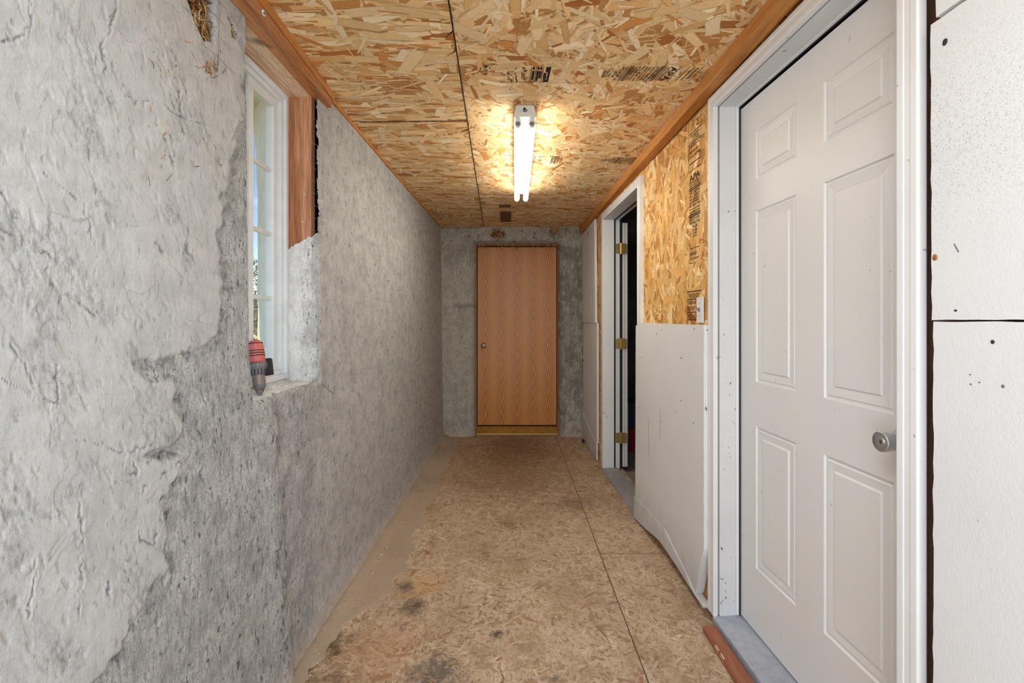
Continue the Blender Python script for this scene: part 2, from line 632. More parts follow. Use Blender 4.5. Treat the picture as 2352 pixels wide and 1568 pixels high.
# ------------------------------------------------------------------ planes of the corridor
CEIL = 2.35
def XL(Y, z):   return -.884 + .0165 * Y + .03 * (1 - z / 2.35) + .035 * np.exp(-np.maximum(z, 0) / .045)     # left plaster
def XC(Y):      return .9373 - .036 * Y                              # right wall: face of the casings
def XO(Y):      return max(XC(Y) + .024, .812) if Y > 4.1 else XC(Y) + .024   # OSB sheathing
def Yright(px, d=0.0):
    u = (px - CX) / K
    return (.9373 + d) / (u + .036)
def Zat(py, Y): return EYE - (py - CY) / K * Y
def left_from(px, py):
    u = (px - CX) / K
    Y = -.876 / (u - .0165)
    return Y, Zat(py, Y)


# ------------------------------------------------------------------ OSB strands
PAL_CEIL = [(srgb(241, 210, 162), 5), (srgb(234, 196, 142), 5), (srgb(248, 226, 186), 4), (srgb(224, 178, 118), 4),
            (srgb(206, 144, 78), 1.8), (srgb(178, 112, 58), .8), (srgb(238, 203, 148), 5)]
PAL_WALL = [(srgb(234, 192, 126), 5), (srgb(224, 174, 100), 5), (srgb(242, 212, 158), 3), (srgb(212, 156, 82), 3),
            (srgb(188, 124, 58), 1.8), (srgb(230, 184, 114), 4)]
PAL_FLOOR = [(srgb(212, 190, 164), 6), (srgb(202, 178, 150), 6), (srgb(220, 202, 178), 5), (srgb(190, 164, 136), 4),
             (srgb(164, 130, 102), 1.2), (srgb(138, 84, 66), .9)]


def strands(name, parent, org, eu, ev, nrm, U, V, cover, Lr, Wr, pal, mat, seed, ang=None, thick=.0012):
    """thin wood strands pressed over a sheet: org + u*eu + v*ev, lifted along nrm"""
    rng = np.random.default_rng(seed)
    area_ = U * V
    L0 = (Lr[0] + Lr[1]) / 2; W0 = (Wr[0] + Wr[1]) / 2
    N = int(cover * area_ / (L0 * W0))
    big = rng.random(N) < .36
    L = np.where(big, rng.uniform(L0, Lr[1], N), rng.uniform(Lr[0], L0, N) * .9)
    W = np.where(big, rng.uniform(Wr[0] * 1.2, Wr[1], N), rng.uniform(Wr[0] * .35, Wr[0] * 1.3, N))
    a = rng.uniform(0, np.pi, N)
    if ang is not None:
        a = np.where(rng.random(N) < ang[2], rng.normal(ang[0], ang[1], N), a)
    cu, cv = rng.uniform(0, U, N), rng.uniform(0, V, N)
    lx = np.array([-.5, -.15, .2, .5, .5, .15, -.2, -.5]); ly = np.array([-.5, -.5, -.5, -.5, .5, .5, .5, .5])
    X = L[:, None] * lx[None]; Yv = W[:, None] * ly[None]
    endj = np.clip(rng.normal(0, .10, (N, 4)) * np.minimum(L, W * 2.2)[:, None], -.22 * L[:, None], .22 * L[:, None])
    X[:, 0] += endj[:, 0]; X[:, 3] += endj[:, 1]; X[:, 4] += endj[:, 2]; X[:, 7] += endj[:, 3]
    Yv += rng.normal(0, .05, Yv.shape) * W[:, None]
    taper = rng.uniform(.45, 1.0, N)
    Yv[:, 3] *= taper; Yv[:, 4] *= taper
    ca, sa = np.cos(a)[:, None], np.sin(a)[:, None]
    uu = np.clip(cu[:, None] + X * ca - Yv * sa, 0, U)
    vv = np.clip(cv[:, None] + X * sa + Yv * ca, 0, V)
    def poly_area(a_, b_):
        return .5 * np.abs(np.sum(a_ * np.roll(b_, -1, 1) - np.roll(a_, -1, 1) * b_, 1))
    ok = poly_area(uu, vv) > .45 * poly_area(X, Yv)
    uu, vv, L, W, big = uu[ok], vv[ok], L[ok], W[ok], big[ok]
    N = len(L)
    lay = rng.permutation(N) % 480
    # large strands low, fines on top only sometimes
    lay = np.where(big, lay * .9, lay).astype(int)
    # strands that share a layer and might touch get a hair of extra lift
    mu, mv = uu.mean(1), vv.mean(1)
    sub = np.zeros(N)
    order = np.argsort(lay, kind='stable')
    cutp = np.flatnonzero(np.diff(lay[order])) + 1
    for grp in np.split(order, cutp):
        if len(grp) < 2: continue
        D = np.hypot(mu[grp][:, None] - mu[grp][None], mv[grp][:, None] - mv[grp][None]) < (L[grp][:, None] + L[grp][None]) * .62
        for q in range(1, len(grp)):
            used = set(sub[grp[:q]][D[q, :q]])
            k = 0
            while k in used and k < 3: k += 1
            sub[grp[q]] = k
    h = (.0002 + (lay + sub / 4.0) / 480.0 * thick)[:, None] * np.ones((1, 8))
    org, eu, ev, nrm = map(np.array, (org, eu, ev, nrm))
    P = org + uu[..., None] * eu + vv[..., None] * ev + h[..., None] * nrm
    verts = P.reshape(-1, 3)
    faces = np.arange(N * 8).reshape(N, 8)
    if np.dot(np.cross(eu, ev), nrm) < 0: faces = faces[:, ::-1]
    o = mesh_obj(name, verts, faces, mat, parent, kind='stuff')
    me = o.data
    cols = np.array([c for c, _ in pal]); pw = np.array([p for _, p in pal]); pw = pw / pw.sum()
    ci = cols[rng.choice(len(pal), N, p=pw)] * rng.uniform(.86, 1.10, N)[:, None]
    ca_ = np.ones((N, 8, 4), np.float32)
    ca_[:, :, :3] = ci[:, None, :]
    at = me.attributes.new('col', 'FLOAT_COLOR', 'POINT')
    at.data.foreach_set('color', ca_.ravel())
    uvl = me.uv_layers.new(name='uv')
    off = rng.integers(0, 4000, N)
    U8 = (lx[None] * (L / .06)[:, None] + off[:, None] * .37)
    V8 = np.clip(ly + .5, .001, .999)[None] * np.ones((N, 1)) + off[:, None]
    idx = faces.ravel()
    uvs = np.stack([U8.ravel()[idx], V8.ravel()[idx]], 1).astype(np.float32)
    uvl.data.foreach_set('uv', uvs.ravel())
    return o


# ------------------------------------------------------------------ printed stamps (flat ink)
_fc = bpy.data.curves.new('stamp_font', 'FONT')
_fc.offset = .012
_fo = bpy.data.objects.new('stamp_font', _fc)
COL.objects.link(_fo)


def glyphs(s):
    _fc.body = s
    bpy.context.view_layer.update()
    dg = bpy.context.evaluated_depsgraph_get()
    me = bpy.data.meshes.new_from_object(_fo.evaluated_get(dg))
    v = np.array([tuple(p.co) for p in me.vertices])
    f = [tuple(p.vertices) for p in me.polygons]
    bpy.data.meshes.remove(me)
    return v, f


class Stamp:
    """2-D print: coordinates 0..w (reading direction), 0 downwards"""
    def __init__(self): self.v, self.f = [], []
    def quad(self, x0, x1, y0, y1):
        n = len(self.v)
        self.v += [(x0, y0), (x1, y0), (x1, y1), (x0, y1)]
        self.f.append((n, n + 1, n + 2, n + 3))
    def text(self, s, x0, x1, y0, y1):
        v, f = glyphs(s)
        if len(v) == 0: return
        mn, mx = v.min(0), v.max(0)
        n = len(self.v)
        for p in v:
            self.v.append((x0 + (p[0] - mn[0]) / (mx[0] - mn[0]) * (x1 - x0), y0 + (p[1] - mn[1]) / (mx[1] - mn[1]) * (y1 - y0)))
        self.f += [tuple(i + n for i in q) for q in f]
    def frame(self, x0, x1, y0, y1, t):
        self.quad(x0, x1, y0, y0 + t); self.quad(x0, x1, y1 - t, y1); self.quad(x0, x0 + t, y0, y1); self.quad(x1 - t, x1, y0, y1)
    def build(self, name, parent, org, ex, ey, mat):
        org, ex, ey = Vector(org), Vector(ex), Vector(ey)
        return mesh_obj(name, [tuple(org + ex * x + ey * y) for x, y in self.v], self.f, mat, parent)


APA_LINES = [('T', 'APA', 1.9), ('T', 'THE ENGINEERED', .62), ('T', 'WOOD ASSOCIATION', .62), ('B', '', .3), ('B', '', .3),
             ('T', 'RATED SHEATHING', .8), ('T', '24/16  7/16 INCH', .9), ('T', 'SIZED FOR SPACING', .6), ('T', 'EXPOSURE 1', .6),
             ('D', '454', .9), ('T', 'PS 2-04 SHEATHING', .65), ('T', 'PRP-108 HUD-UM-40', .65), ('B', '', .3), ('B', '', .3),
             ('T', 'CONSTRUCTION SHEATHING', .8), ('T', '1R24/2F16', .9), ('N', 'W24', 1.0), ('N', '11 mm', .7), ('N', 'CSA 0325', .7), ('N', 'SHEATHING', .6)]


def apa(st, x0, x1, ytop, unit, lines=APA_LINES):
    y = ytop
    w_ = x1 - x0
    for k, s, h in lines:
        hh = h * unit
        if k == 'T': st.text(s, x0 + .06 * w_, x1 - .06 * w_, y - hh, y)
        elif k == 'N': st.text(s, x0 + .3 * w_, x1 - .28 * w_, y - hh, y)
        elif k == 'B': st.quad(x0, x1, y - hh, y)
        elif k == 'D':
            st.text(s, x0 + .34 * w_, x0 + .66 * w_, y - hh, y)
            st.quad(x0, x0 + .26 * w_, y - hh * .62, y - hh * .38); st.quad(x0 + .74 * w_, x1, y - hh * .62, y - hh * .38)
        y -= hh + unit * .28
    return y


# ------------------------------------------------------------------ heightfield helper
def grid_faces(nu, nv, keep=None):
    i = np.arange(nu - 1)[:, None]; j = np.arange(nv - 1)[None]
    a = (i * nv + j); f = np.stack([a, a + nv, a + nv + 1, a + 1], -1).reshape(-1, 4)
    if keep is not None: f = f[keep.reshape(-1)]
    return f


def set_attr(o, name, arr):
    at = o.data.attributes.new(name, 'FLOAT', 'POINT')
    at.data.foreach_set('value', np.asarray(arr, np.float32).ravel())


# ================================================================== LEFT WALL (plaster, real relief)
WIN_Y0, WIN_Y1, SILL, HEAD = 1.475, 1.978, 1.045, 2.285
pxs = np.arange(-130, 1016.1, 2.0)
Ycols = .876 / (.0165 - (pxs - CX) / K)
Ycols = np.concatenate([np.linspace(-.8, Ycols[0] - .02, 24), Ycols, [5.13, 5.2]])
zrows = np.linspace(-.01, CEIL + .005, 690)
YY, ZZ = np.meshgrid(Ycols, zrows, indexing='ij')
XX = XL(YY, ZZ)
PX = CX + K * XX / np.maximum(YY, .3)
PY = CY - K * (ZZ - EYE) / np.maximum(YY, .3)

# regions, described on the wall's own surface
warp = 26 * fbm(PX / 70, PY / 70, 3, 5)
bound = [(640, -600), (560, 240), (520, 420), (500, 560), (505, 760), (440, 800), (300, 835), (345, 880), (400, 872), (405, 1000),
         (310, 1055), (395, 1050), (400, 1085), (345, 1150), (372, 1215), (362, 1300), (300, 1400), (245, 1500), (180, 1590), (60, 1900), (-600, 2600), (-900, 2600), (-900, -600)]
smooth_in = in_poly(PX + warp * .5, PY + warp * .4, bound)
dist_b = seg_dist(PX + warp * .5, PY + warp * .4, bound[:-2])
sgn = np.where(smooth_in, dist_b, -dist_b)
smooth = sstep(-3, 5, sgn)
far_m = sstep(700, 760, PX)                              # beyond the window: combed coat
shade_tone = np.zeros_like(PX)  # shade of pits, cracks and edges painted as colour, plus coat tone
rough = 1 - .78 * smooth
rough = np.where(far_m > 0, rough * (1 - far_m) + far_m * .62, rough)
h = .0030 * smooth * (1 - far_m)
# trowel patches: terraced noise with crisp edges
tw = fbm(YY * 3.1, ZZ * 2.3, 4, 11)
wy, wz = YY + .10 * fbm(YY * 6, ZZ * 6, 3, 21), ZZ + .10 * fbm(YY * 6, ZZ * 6, 3, 31)
n1 = fbm(wy * 3.3, wz * 2.6, 3, 41) * 3.2
ter = np.floor(n1) + sstep(.0, .10, n1 - np.floor(n1))
h += .0007 * ter * smooth * (1 - far_m) + .0022 * tw
n2_ = fbm(wy * 8.0 + 3, wz * 5 + 7, 3, 51) * 2.2
ter2 = np.floor(n2_) + sstep(.0, .14, n2_ - np.floor(n2_))
h += .00032 * ter2 * smooth
edge2 = np.exp(-((n1 - np.floor(n1)) / .05) ** 2)
shade_tone += .55 * edge2 * smooth * (1 - far_m) * sstep(-.1, .5, fbm(YY * 9, ZZ * 9, 2, 77))
rag = fbm(YY * 40, ZZ * 26, 4, 61)
h += rough * .0011 * rag * (1 - .45 * far_m)
pitn = fbm(YY * 46 + ZZ * 14, ZZ * 24, 2, 71)
pit = sstep(.52, .8, pitn) * (.2 + .8 * rough)
h -= .004 * pit
shade_tone += (.42 + .15 * far_m) * pit
spk = sstep(.60, .85, fbm(YY * 34 + ZZ * 8, ZZ * 15, 3, 75)) * far_m
h -= .003 * spk
shade_tone += .6 * spk
# clusters of torn, straw-pocked coat running diagonally through the smooth trowelling
tu, tv = YY + .55 * ZZ, ZZ - .35 * YY
clus = sstep(.12, .42, fbm(tu * 7.5, tv * 3.2, 3, 121)) * smooth * (1 - far_m)
rag2 = fbm(tu * 62, tv * 34, 3, 123)
h -= .0024 * clus * np.maximum(rag2, 0) - .0008 * clus * np.maximum(-rag2, 0)
shade_tone += .32 * clus * sstep(.22, .6, rag2)
rough = np.maximum(rough, .45 * clus)
tone_ = (ter - np.floor(ter / 2.0) * 2.0) - .5
shade_tone += .07 * (tone_ > 0) * smooth * (1 - far_m)
# rough chipped bands at the layer boundary
band = np.exp(-((sgn + 9) / 12.0) ** 2) * sstep(-.05, .45, fbm(PX / 26, PY / 26, 3, 81)) * (1 - far_m)
h += .003 * band * fbm(PX / 7, PY / 7, 2, 83)
shade_tone += .75 * band
# cracks and lifted trowel edges seen in the coat
CRACKS = [([(0, 528), (35, 545), (75, 576), (108, 580), (116, 598), (100, 634), (128, 664), (178, 694), (214, 724)], 3.2),
          ([(268, -40), (256, 40), (246, 78), (226, 108), (240, 150), (236, 170)], 3.5), ([(62, -20), (70, 58), (44, 86), (0, 96)], 3.0),
          ([(284, 222), (330, 232), (372, 238), (398, 262), (440, 280), (486, 290)], 1.6), ([(358, 560), (384, 598), (420, 640)], 3.4),
          ([(374, 310), (392, 362), (398, 378)], 3.0), ([(127, 838), (128, 905), (118, 968), (97, 1018)], 3.0),
          ([(158, 1146), (168, 1226), (163, 1329), (155, 1408)], 2.6), ([(306, 845), (346, 884), (378, 852)], 3.0),
          ([(58, 1290), (50, 1360), (38, 1412)], 2.6), ([(228, 1340), (226, 1372)], 4.0), ([(300, 1050), (326, 1062), (338, 1050), (368, 1038), (398, 1044)], 3.4),
          ([(395, 1060), (368, 1082), (350, 1100), (318, 1120), (292, 1140)], 3.0), ([(305, 1195), (302, 1240), (330, 1250), (350, 1200), (360, 1150)], 3.0),
          ([(0, 440), (30, 500), (60, 505)], 2.2), ([(90, 390), (140, 430), (190, 470), (214, 560)], 2.2), ([(400, 360), (416, 300), (404, 190)], 2.4),
          ([(600, 930), (622, 1010), (636, 1090), (640, 1190), (622, 1290), (640, 1330), (636, 1420), (650, 1530)], 3.2),
          ([(740, 880), (765, 905), (772, 930)], 1.8), ([(0, 870), (60, 905), (140, 930)], 1.6), ([(20, 790), (62, 850), (80, 910)], 2.6),
          ([(430, 520), (425, 570), (440, 600)], 2.4), ([(180, 1010), (270, 1040), (340, 1020)], 1.5), ([(210, 1080), (290, 1060), (300, 1080), (250, 1110)], 2.0)]
cw = 8 * fbm(PX / 18, PY / 18, 4, 91)
cmod = sstep(-.35, .35, fbm(PX / 34, PY / 34, 3, 93))
for pts, wd in CRACKS:
    d = seg_dist(PX + cw, PY + cw * .7, pts)
    wd = wd * (.55 + .6 * cmod)
    h -= .0036 * np.exp(-(d / (wd * .8)) ** 2) * (.15 + .85 * cmod)
    h += .0008 * np.exp(-((d - 3 * wd) / (2.2 * wd)) ** 2)
    shade_tone += (.2 + .8 * cmod) * np.exp(-(d / (wd * .7)) ** 2)
# thicker near coat that ends in a crease below the window
ycre = 1.60 + .035 * fbm(ZZ * 3, ZZ * 0 + 2, 3, 95) + .05 * sstep(.9, .3, ZZ)
crease = (1 - sstep(-.006, .012, YY - ycre)) * sstep(1.25, .9, ZZ)
h += .016 * crease
roll = np.exp(-((YY - ycre + .05) / .06) ** 2) * sstep(1.2, .9, ZZ)
h += .008 * roll * (YY < ycre)
SPL = [[(652, 918), (660, 942), (664, 958)], [(668, 925), (676, 945), (681, 962)], [(690, 918), (696, 938)], [(640, 926), (644, 944)], [(660, 930), (664, 945)]]
for pts in SPL:
    d = seg_dist(PX + cw * .2, PY + cw * .2, pts)
    h += .003 * np.exp(-(d / 2.0) ** 2)
    shade_tone -= .5 * np.exp(-(d / 2.4) ** 2)
# holes where straw shows at the top
HOLE1 = [(400, -400), (427, 0), (443, 41), (455, 71), (466, 98), (473, 93), (486, 99), (494, 93), (496, 58), (490, 30), (493, 0), (500, -400)]
HOLE2 = [(524, 41), (534, 52), (546, 80), (539, 92), (533, 75)]
hw = 5 * fbm(PX / 10, PY / 10, 3, 97)
hole = in_poly(PX + hw, PY + hw, HOLE1) | in_poly(PX + hw * .6, PY + hw * .6, HOLE2)
h -= .045 * hole
shade_tone = np.where(hole, 1.0, shade_tone)  # depth of the holes painted dark
# window opening: rounded arris, ragged edge where the timber is bare
jag = .012 * fbm(ZZ * 16, ZZ * 0 + 5, 4, 101) + .006 * fbm(ZZ * 60, ZZ * 0 + 1, 2, 105)
yfar = WIN_Y1 + np.where(ZZ > 1.69, .016 + jag * 1.1, .3 * jag)
ynear = WIN_Y0 + .25 * jag
zsill = SILL + .006 * fbm(YY * 20, YY * 0 + 9, 3, 111)
zhead = HEAD + .06 + 0 * YY
inwin = (YY > ynear) & (YY < yfar) & (ZZ > zsill) & (ZZ < zhead)
dw = np.maximum(np.maximum(ynear - YY, YY - yfar), np.maximum(zsill - ZZ, ZZ - zhead))
arr = np.clip(1 - dw / .018, 0, 1)
bare = (ZZ > 1.69) & (YY > 1.8)
h -= np.where(bare, .004, .010) * arr ** 2
rough = np.maximum(rough, .7 * arr)
# wooden nailer zone: plaster starts below it
XX2 = XX + h
core = (YY[:-1, :-1] + YY[1:, 1:]) / 2, (ZZ[:-1, :-1] + ZZ[1:, 1:]) / 2
keep = ~(inwin[:-1, :-1] & inwin[1:, 1:])
wall_left = mesh_obj('wall_left', np.stack([XX2, YY, ZZ], -1).reshape(-1, 3), grid_faces(len(Ycols), len(zrows), keep), M_PLASTER,
                     loc=(-.86, 2.0, 0), smooth=True, kind='structure', label='rough grey cement plaster wall holding the window')
set_attr(wall_left, 'rough', np.clip(rough, 0, 1))
set_attr(wall_left, 'shade_tone', np.clip(shade_tone, 0, 1))

# core behind the plaster (closes the wall) and window returns
b = MB()
b.box(-1.02, -.925, -.8, WIN_Y0 - .05, 0, CEIL)
b.box(-1.02, -.915, WIN_Y1 + .045, 5.3, 0, CEIL)
b.box(-1.02, -.915, WIN_Y0 - .05, WIN_Y1 + .045, 0, SILL - .03)
b.box(-1.02, -.915, WIN_Y0 - .05, WIN_Y1 + .045, HEAD + .045, CEIL)
b.build('wall_core', M_TAR, wall_left)

# plaster return at the far jamb (lower half) and near jamb, and the sill
def ret_grid(name, fn, nu, nv, mat, seed, keepfn=None, ro=.7):
    uu, vv = np.meshgrid(np.linspace(0, 1, nu), np.linspace(0, 1, nv), indexing='ij')
    P, A = fn(uu, vv)
    keep = None
    if keepfn is not None:
        k = keepfn(P)
        keep = k[:-1, :-1] & k[1:, 1:]
    o = mesh_obj(name, P.reshape(-1, 3), grid_faces(nu, nv, keep), mat, wall_left, smooth=True)
    set_attr(o, 'rough', A); set_attr(o, 'shade_tone', np.zeros_like(A))
    return o


def far_jamb(u, v):
    z = 1.03 + v * (1.70 - 1.03)
    x = -.978 + u * (.978 - .862)
    n = fbm(x * 30, z * 16, 3, 201)
    y = WIN_Y1 + .012 - .010 * (1 - u) + .004 * n + .012 * sstep(.8, 1, u) ** 2 - .006 * sstep(.0, .12, u) * sstep(1, .75, v)
    x = np.where(u > .98, XL(y, z) - .008, x)
    return np.stack([x, y, z], -1), .35 + .6 * sstep(.35, .8, u)


def far_keep(P):
    x, z = P[..., 0], P[..., 2]
    edge = 1.615 + (x + .978) / .115 * .075 + .012 * fbm(x * 60, x * 0 + 3, 3, 203)
    return z < edge


ret_grid('plaster_return', far_jamb, 70, 260, M_REVEAL, 1, far_keep)
ret_grid('plaster_return', lambda u, v: (np.stack([-.978 + u * (.978 - .868), WIN_Y0 - .002 - .01 * u + .003 * fbm(u * 8, v * 30, 3, 221), 1.03 + v * 1.26], -1), .6 + 0 * u),
         24, 160, M_REVEAL, 2)


def sill_fn(u, v):
    y = WIN_Y0 - .01 + v * (WIN_Y1 + .02 - WIN_Y0)
    x = -.985 + u * (.985 - .858)
    z = SILL + .010 - .014 * u - .022 * sstep(.82, 1, u) ** 2 + .0035 * fbm(x * 24, y * 9, 4, 231)
    crack = np.abs(fbm(x * 22 + 9, y * 4.0, 3, 233)) < .05
    z = z - .005 * crack * (u < .8)
    z = z + .012 * sstep(.96, 1, v) + .004 * sstep(.1, 0, u)
    return np.stack([x, y, z], -1), .45 + .4 * crack


ret_grid('plaster_sill', sill_fn, 60, 220, M_REVEAL, 3)

# bare timber: far jamb board, header soffit, nailer
t = MB()
t.hexa([(-.99, WIN_Y1 + .012, 1.55), (-.878, WIN_Y1 + .012, 1.55), (-.878, WIN_Y1 + .05, 1.55), (-.99, WIN_Y1 + .05, 1.55),
        (-.99, WIN_Y1 + .012, HEAD + .02), (-.878, WIN_Y1 + .012, HEAD + .02), (-.878, WIN_Y1 + .05, HEAD + .02), (-.99, WIN_Y1 + .05, HEAD + .02)])
jb = t.build('jamb_board', M_JAMBW, wall_left, bevel=.002, label='bare reddish timber jamb board with two screws')
for z, x in ((1.86, -.905), (1.74, -.912), (2.03, -.93)):
    MB().lathe((x, WIN_Y1 + .012, z), (0, -1, 0), [(0, .0042), (.0015, .0036), (.002, .001)], 10).build('screw', M_STEEL, jb)
so = MB().box(-.99, -.925, 1.2, WIN_Y1 + .03, HEAD, HEAD + .045).build('soffit_board', M_SOFFIT, wall_left, bevel=.002, label='pale weathered header board above the window')
MB().box(-.924, -.872, 1.2, WIN_Y1 + .035, HEAD + .002, HEAD + .05).build('soffit_board', M_SOFFIT, wall_left, bevel=.002)

# ================================================================== FAR WALL
FX0, FX1, DX0, DX1, DT = -.80, .835, -.404, .520, 2.165
xs = np.linspace(FX0, FX1, 330); zs = np.linspace(-.01, CEIL + .005, 430)
XF, ZF = np.meshgrid(xs, zs, indexing='ij')
jx = .010 * fbm(ZF * 7, ZF * 0 + 2, 4, 301)
x0e, x1e, zte = DX0 - .006 + jx * .5, DX1 + .006 + jx * .5, DT + .012 + .006 * fbm(XF * 24, XF * 0, 3, 303)
dd = np.where((XF > x0e) & (XF < x1e), ZF - zte, np.where(XF < .05, x0e - XF, XF - x1e))
dd = np.where(ZF > zte, np.maximum(np.maximum(x0e - XF, XF - x1e), ZF - zte), dd)
dd = np.maximum(dd, 0)
rr = np.where(ZF > DT, .03, np.where(XF < 0, .085, .075))
tt = np.clip(1 - dd / rr, 0, 1)
YF = 5.105 + .125 * (1 - np.sqrt(np.maximum(1 - tt ** 2, 0))) + .03 * np.where(ZF > DT, .5, 0) * sstep(.0, .3, tt)
left_p = XF < 0
lump = fbm(XF * 9, ZF * 5, 4, 311)
fine = fbm(XF * 40, ZF * 30, 3, 313)
YF -= .010 * lump + .0025 * fine
right_low = (XF > .45) & (ZF < DT)
ln = fbm(XF * 22 + .3 * ZF, ZF * 14, 3, 317) * 2.4
te = np.floor(ln) + sstep(0, .2, ln - np.floor(ln))
YF -= np.where(XF > .45, .0045 * te, .0012 * te)
ledge = sstep(1.44, 1.47, ZF + .04 * fbm(XF * 9, XF * 0 + 3, 3, 319)) * left_p * (ZF < 2.1)
YF += .020 * ledge
head_ = sstep(2.17, 2.21, ZF + .03 * fbm(XF * 6, XF * 0 + 7, 3, 321))
keepF = ~((XF > x0e) & (XF < x1e) & (ZF < zte))
k2 = keepF[:-1, :-1] | keepF[1:, 1:]
wall_far = mesh_obj('wall_far', np.stack([XF, YF, ZF], -1).reshape(-1, 3), grid_faces(len(xs), len(zs), k2), M_CONC, loc=(0, 5.1, 0), smooth=True,
                    kind='structure', label='uneven grey cement end wall around the wooden door')
shade_tone = .15 + .62 * np.where(XF > .45, sstep(2.2, 2.1, ZF + .05 * lump), 0) * (.55 + .45 * sstep(-.2, .3, fbm(XF * 10, ZF * 6, 3, 331)))  # darker cement tone, mostly on the right pier
shade_tone = shade_tone * np.where((XF > .6) & (ZF < .36 + .1 * lump), .35, 1)
shade_tone += .35 * sstep(.75, .95, tt) * (XF < 0) * (ZF < 1.5) + .25 * sstep(1.9, 2.0, ZF) * sstep(2.2, 2.1, ZF) * left_p
shade_tone += .55 * np.exp(-((ZF - 1.47 - .02 * lump) / .025) ** 2) * (XF > -.66) * left_p
shade_tone += .8 * sstep(.6, .7, fbm(XF * 14, ZF * 14, 2, 341)) * head_
shade_tone += .7 * sstep(2.325, 2.35, ZF + .012 * fbm(XF * 14, XF * 0, 3, 343)) * (XF < -.35)
shade_tone -= .4 * sstep(.2, .6, fbm(XF * 30, ZF * 10, 3, 345)) * (XF > .45)
set_attr(wall_far, 'shade_tone', np.clip(shade_tone, 0, 1))
set_attr(wall_far, 'rough', np.clip(.35 + .4 * np.where(XF > .45, 1, .4) + .2 * head_, 0, 1))

# lime drips down the left pier
drip = MB()
rd = random.Random(5)
for i in range(46):
    px_ = rd.gauss(1056, 9) if i < 34 else rd.uniform(1014, 1026)
    py_ = rd.uniform(565, 640) if i < 26 else (rd.uniform(640, 672) if i < 34 else rd.uniform(555, 600))
    x = (px_ - CX) / K * 5.11; z0 = EYE - (py_ - CY) / K * 5.11
    L = rd.uniform(.015, .09); wd = rd.uniform(.002, .005)
    ix = int(np.clip((x - FX0) / (FX1 - FX0) * (len(xs) - 1), 0, len(xs) - 1))
    def yy(z): return YF[ix, int(np.clip(z / CEIL * (len(zs) - 1), 0, len(zs) - 1))] - .0015
    n = 5
    vs = []
    for k in range(n):
        z = z0 - L * k / (n - 1); q = wd * (1 - .6 * k / (n - 1)) * rd.uniform(.6, 1.2)
        vs += [(x - q, yy(z), z), (x, yy(z) - .002, z), (x + q, yy(z), z)]
    fs = []
    for k in range(n - 1):
        a = k * 3
        fs += [(a, a + 1, a + 4, a + 3), (a + 1, a + 2, a + 5, a + 4)]
    drip.add(vs, fs)
drip.build('lime_drips', plain('lime', srgb(206, 200, 186), .9), wall_far, kind='stuff')


def straw_patch(name, parent, n, fn, seed, lr=(.02, .07), wr=(.0008, .002)):
    rng = random.Random(seed)
    vs, fs, cs = [], [], []
    pal = [srgb(196, 158, 100), srgb(164, 118, 66), srgb(120, 80, 42), srgb(88, 56, 30), srgb(212, 182, 130)]
    for i in range(n):
        p, e1, e2, nn = fn(rng)
        a = rng.gauss(math.pi / 2, .75)
        d = (e1 * math.cos(a) + e2 * math.sin(a) + nn * rng.gauss(0, .25)).normalized()
        L = rng.uniform(*lr); wd = rng.uniform(*wr)
        s = d.cross(nn).normalized() * wd
        up = nn * wd
        q0, q1 = p - d * L / 2, p + d * L / 2
        k = len(vs)
        vs += [q0 - s, q0 + up, q0 + s, q1 - s, q1 + up, q1 + s]
        fs += [(k, k + 1, k + 4, k + 3), (k + 1, k + 2, k + 5, k + 4)]
        c = rng.choice(pal); f = rng.uniform(.7, 1.15)
        cs += [(c[0] * f, c[1] * f, c[2] * f, 1)] * 6
    o = mesh_obj(name, vs, fs, M_STRAW, parent, kind='stuff')
    at = o.data.attributes.new('col', 'FLOAT_COLOR', 'POINT')
    at.data.foreach_set('color', np.array(cs, np.float32).ravel())
    return o


ezY, ezZ, ezX = Vector((0, 1, 0)), Vector((0, 0, 1)), Vector((1, 0, 0))
def straw_left(rng):
    while True:
        px, py = rng.uniform(400, 500), rng.uniform(-160, 98)
        if in_poly(np.array([px]), np.array([py]), HOLE1)[0] or (rng.random() < .08):
            break
    if rng.random() < .06: px, py = rng.uniform(526, 544), rng.uniform(45, 88)
    Y, z = left_from(px, py)
    return Vector((XL(Y, z) - rng.uniform(.004, .038), Y, min(z, 2.33))), ezY, ezZ, ezX
straw_patch('straw', wall_left, 1100, straw_left, 3)
def straw_wisps(rng):
    px, py = rng.gauss(480, 12), rng.gauss(155, 12)
    if rng.random() < .5: px, py = rng.uniform(330, 560), rng.uniform(60, 420)
    Y, z = left_from(px, py)
    return Vector((XL(Y, z) + .006, Y, z)), ezY, ezZ, ezX
straw_patch('straw', wall_left, 90, straw_wisps, 9, (.012, .035), (.0005, .001))
def straw_far(rng):
    if rng.random() < .55: px, py = rng.gauss(1142, 9), rng.gauss(538, 4)
    elif rng.random() < .6: px, py = rng.gauss(1274, 9), rng.gauss(533, 7)
    else: px, py = rng.uniform(1098, 1278), rng.gauss(564, 2)
    return Vector(((px - CX) / K * 5.1, 5.092 + rng.uniform(-.004, .01), EYE - (py - CY) / K * 5.1)), ezX, ezZ, -ezY
straw_patch('straw', wall_far, 420, straw_far, 4, (.02, .06), (.0012, .0028))

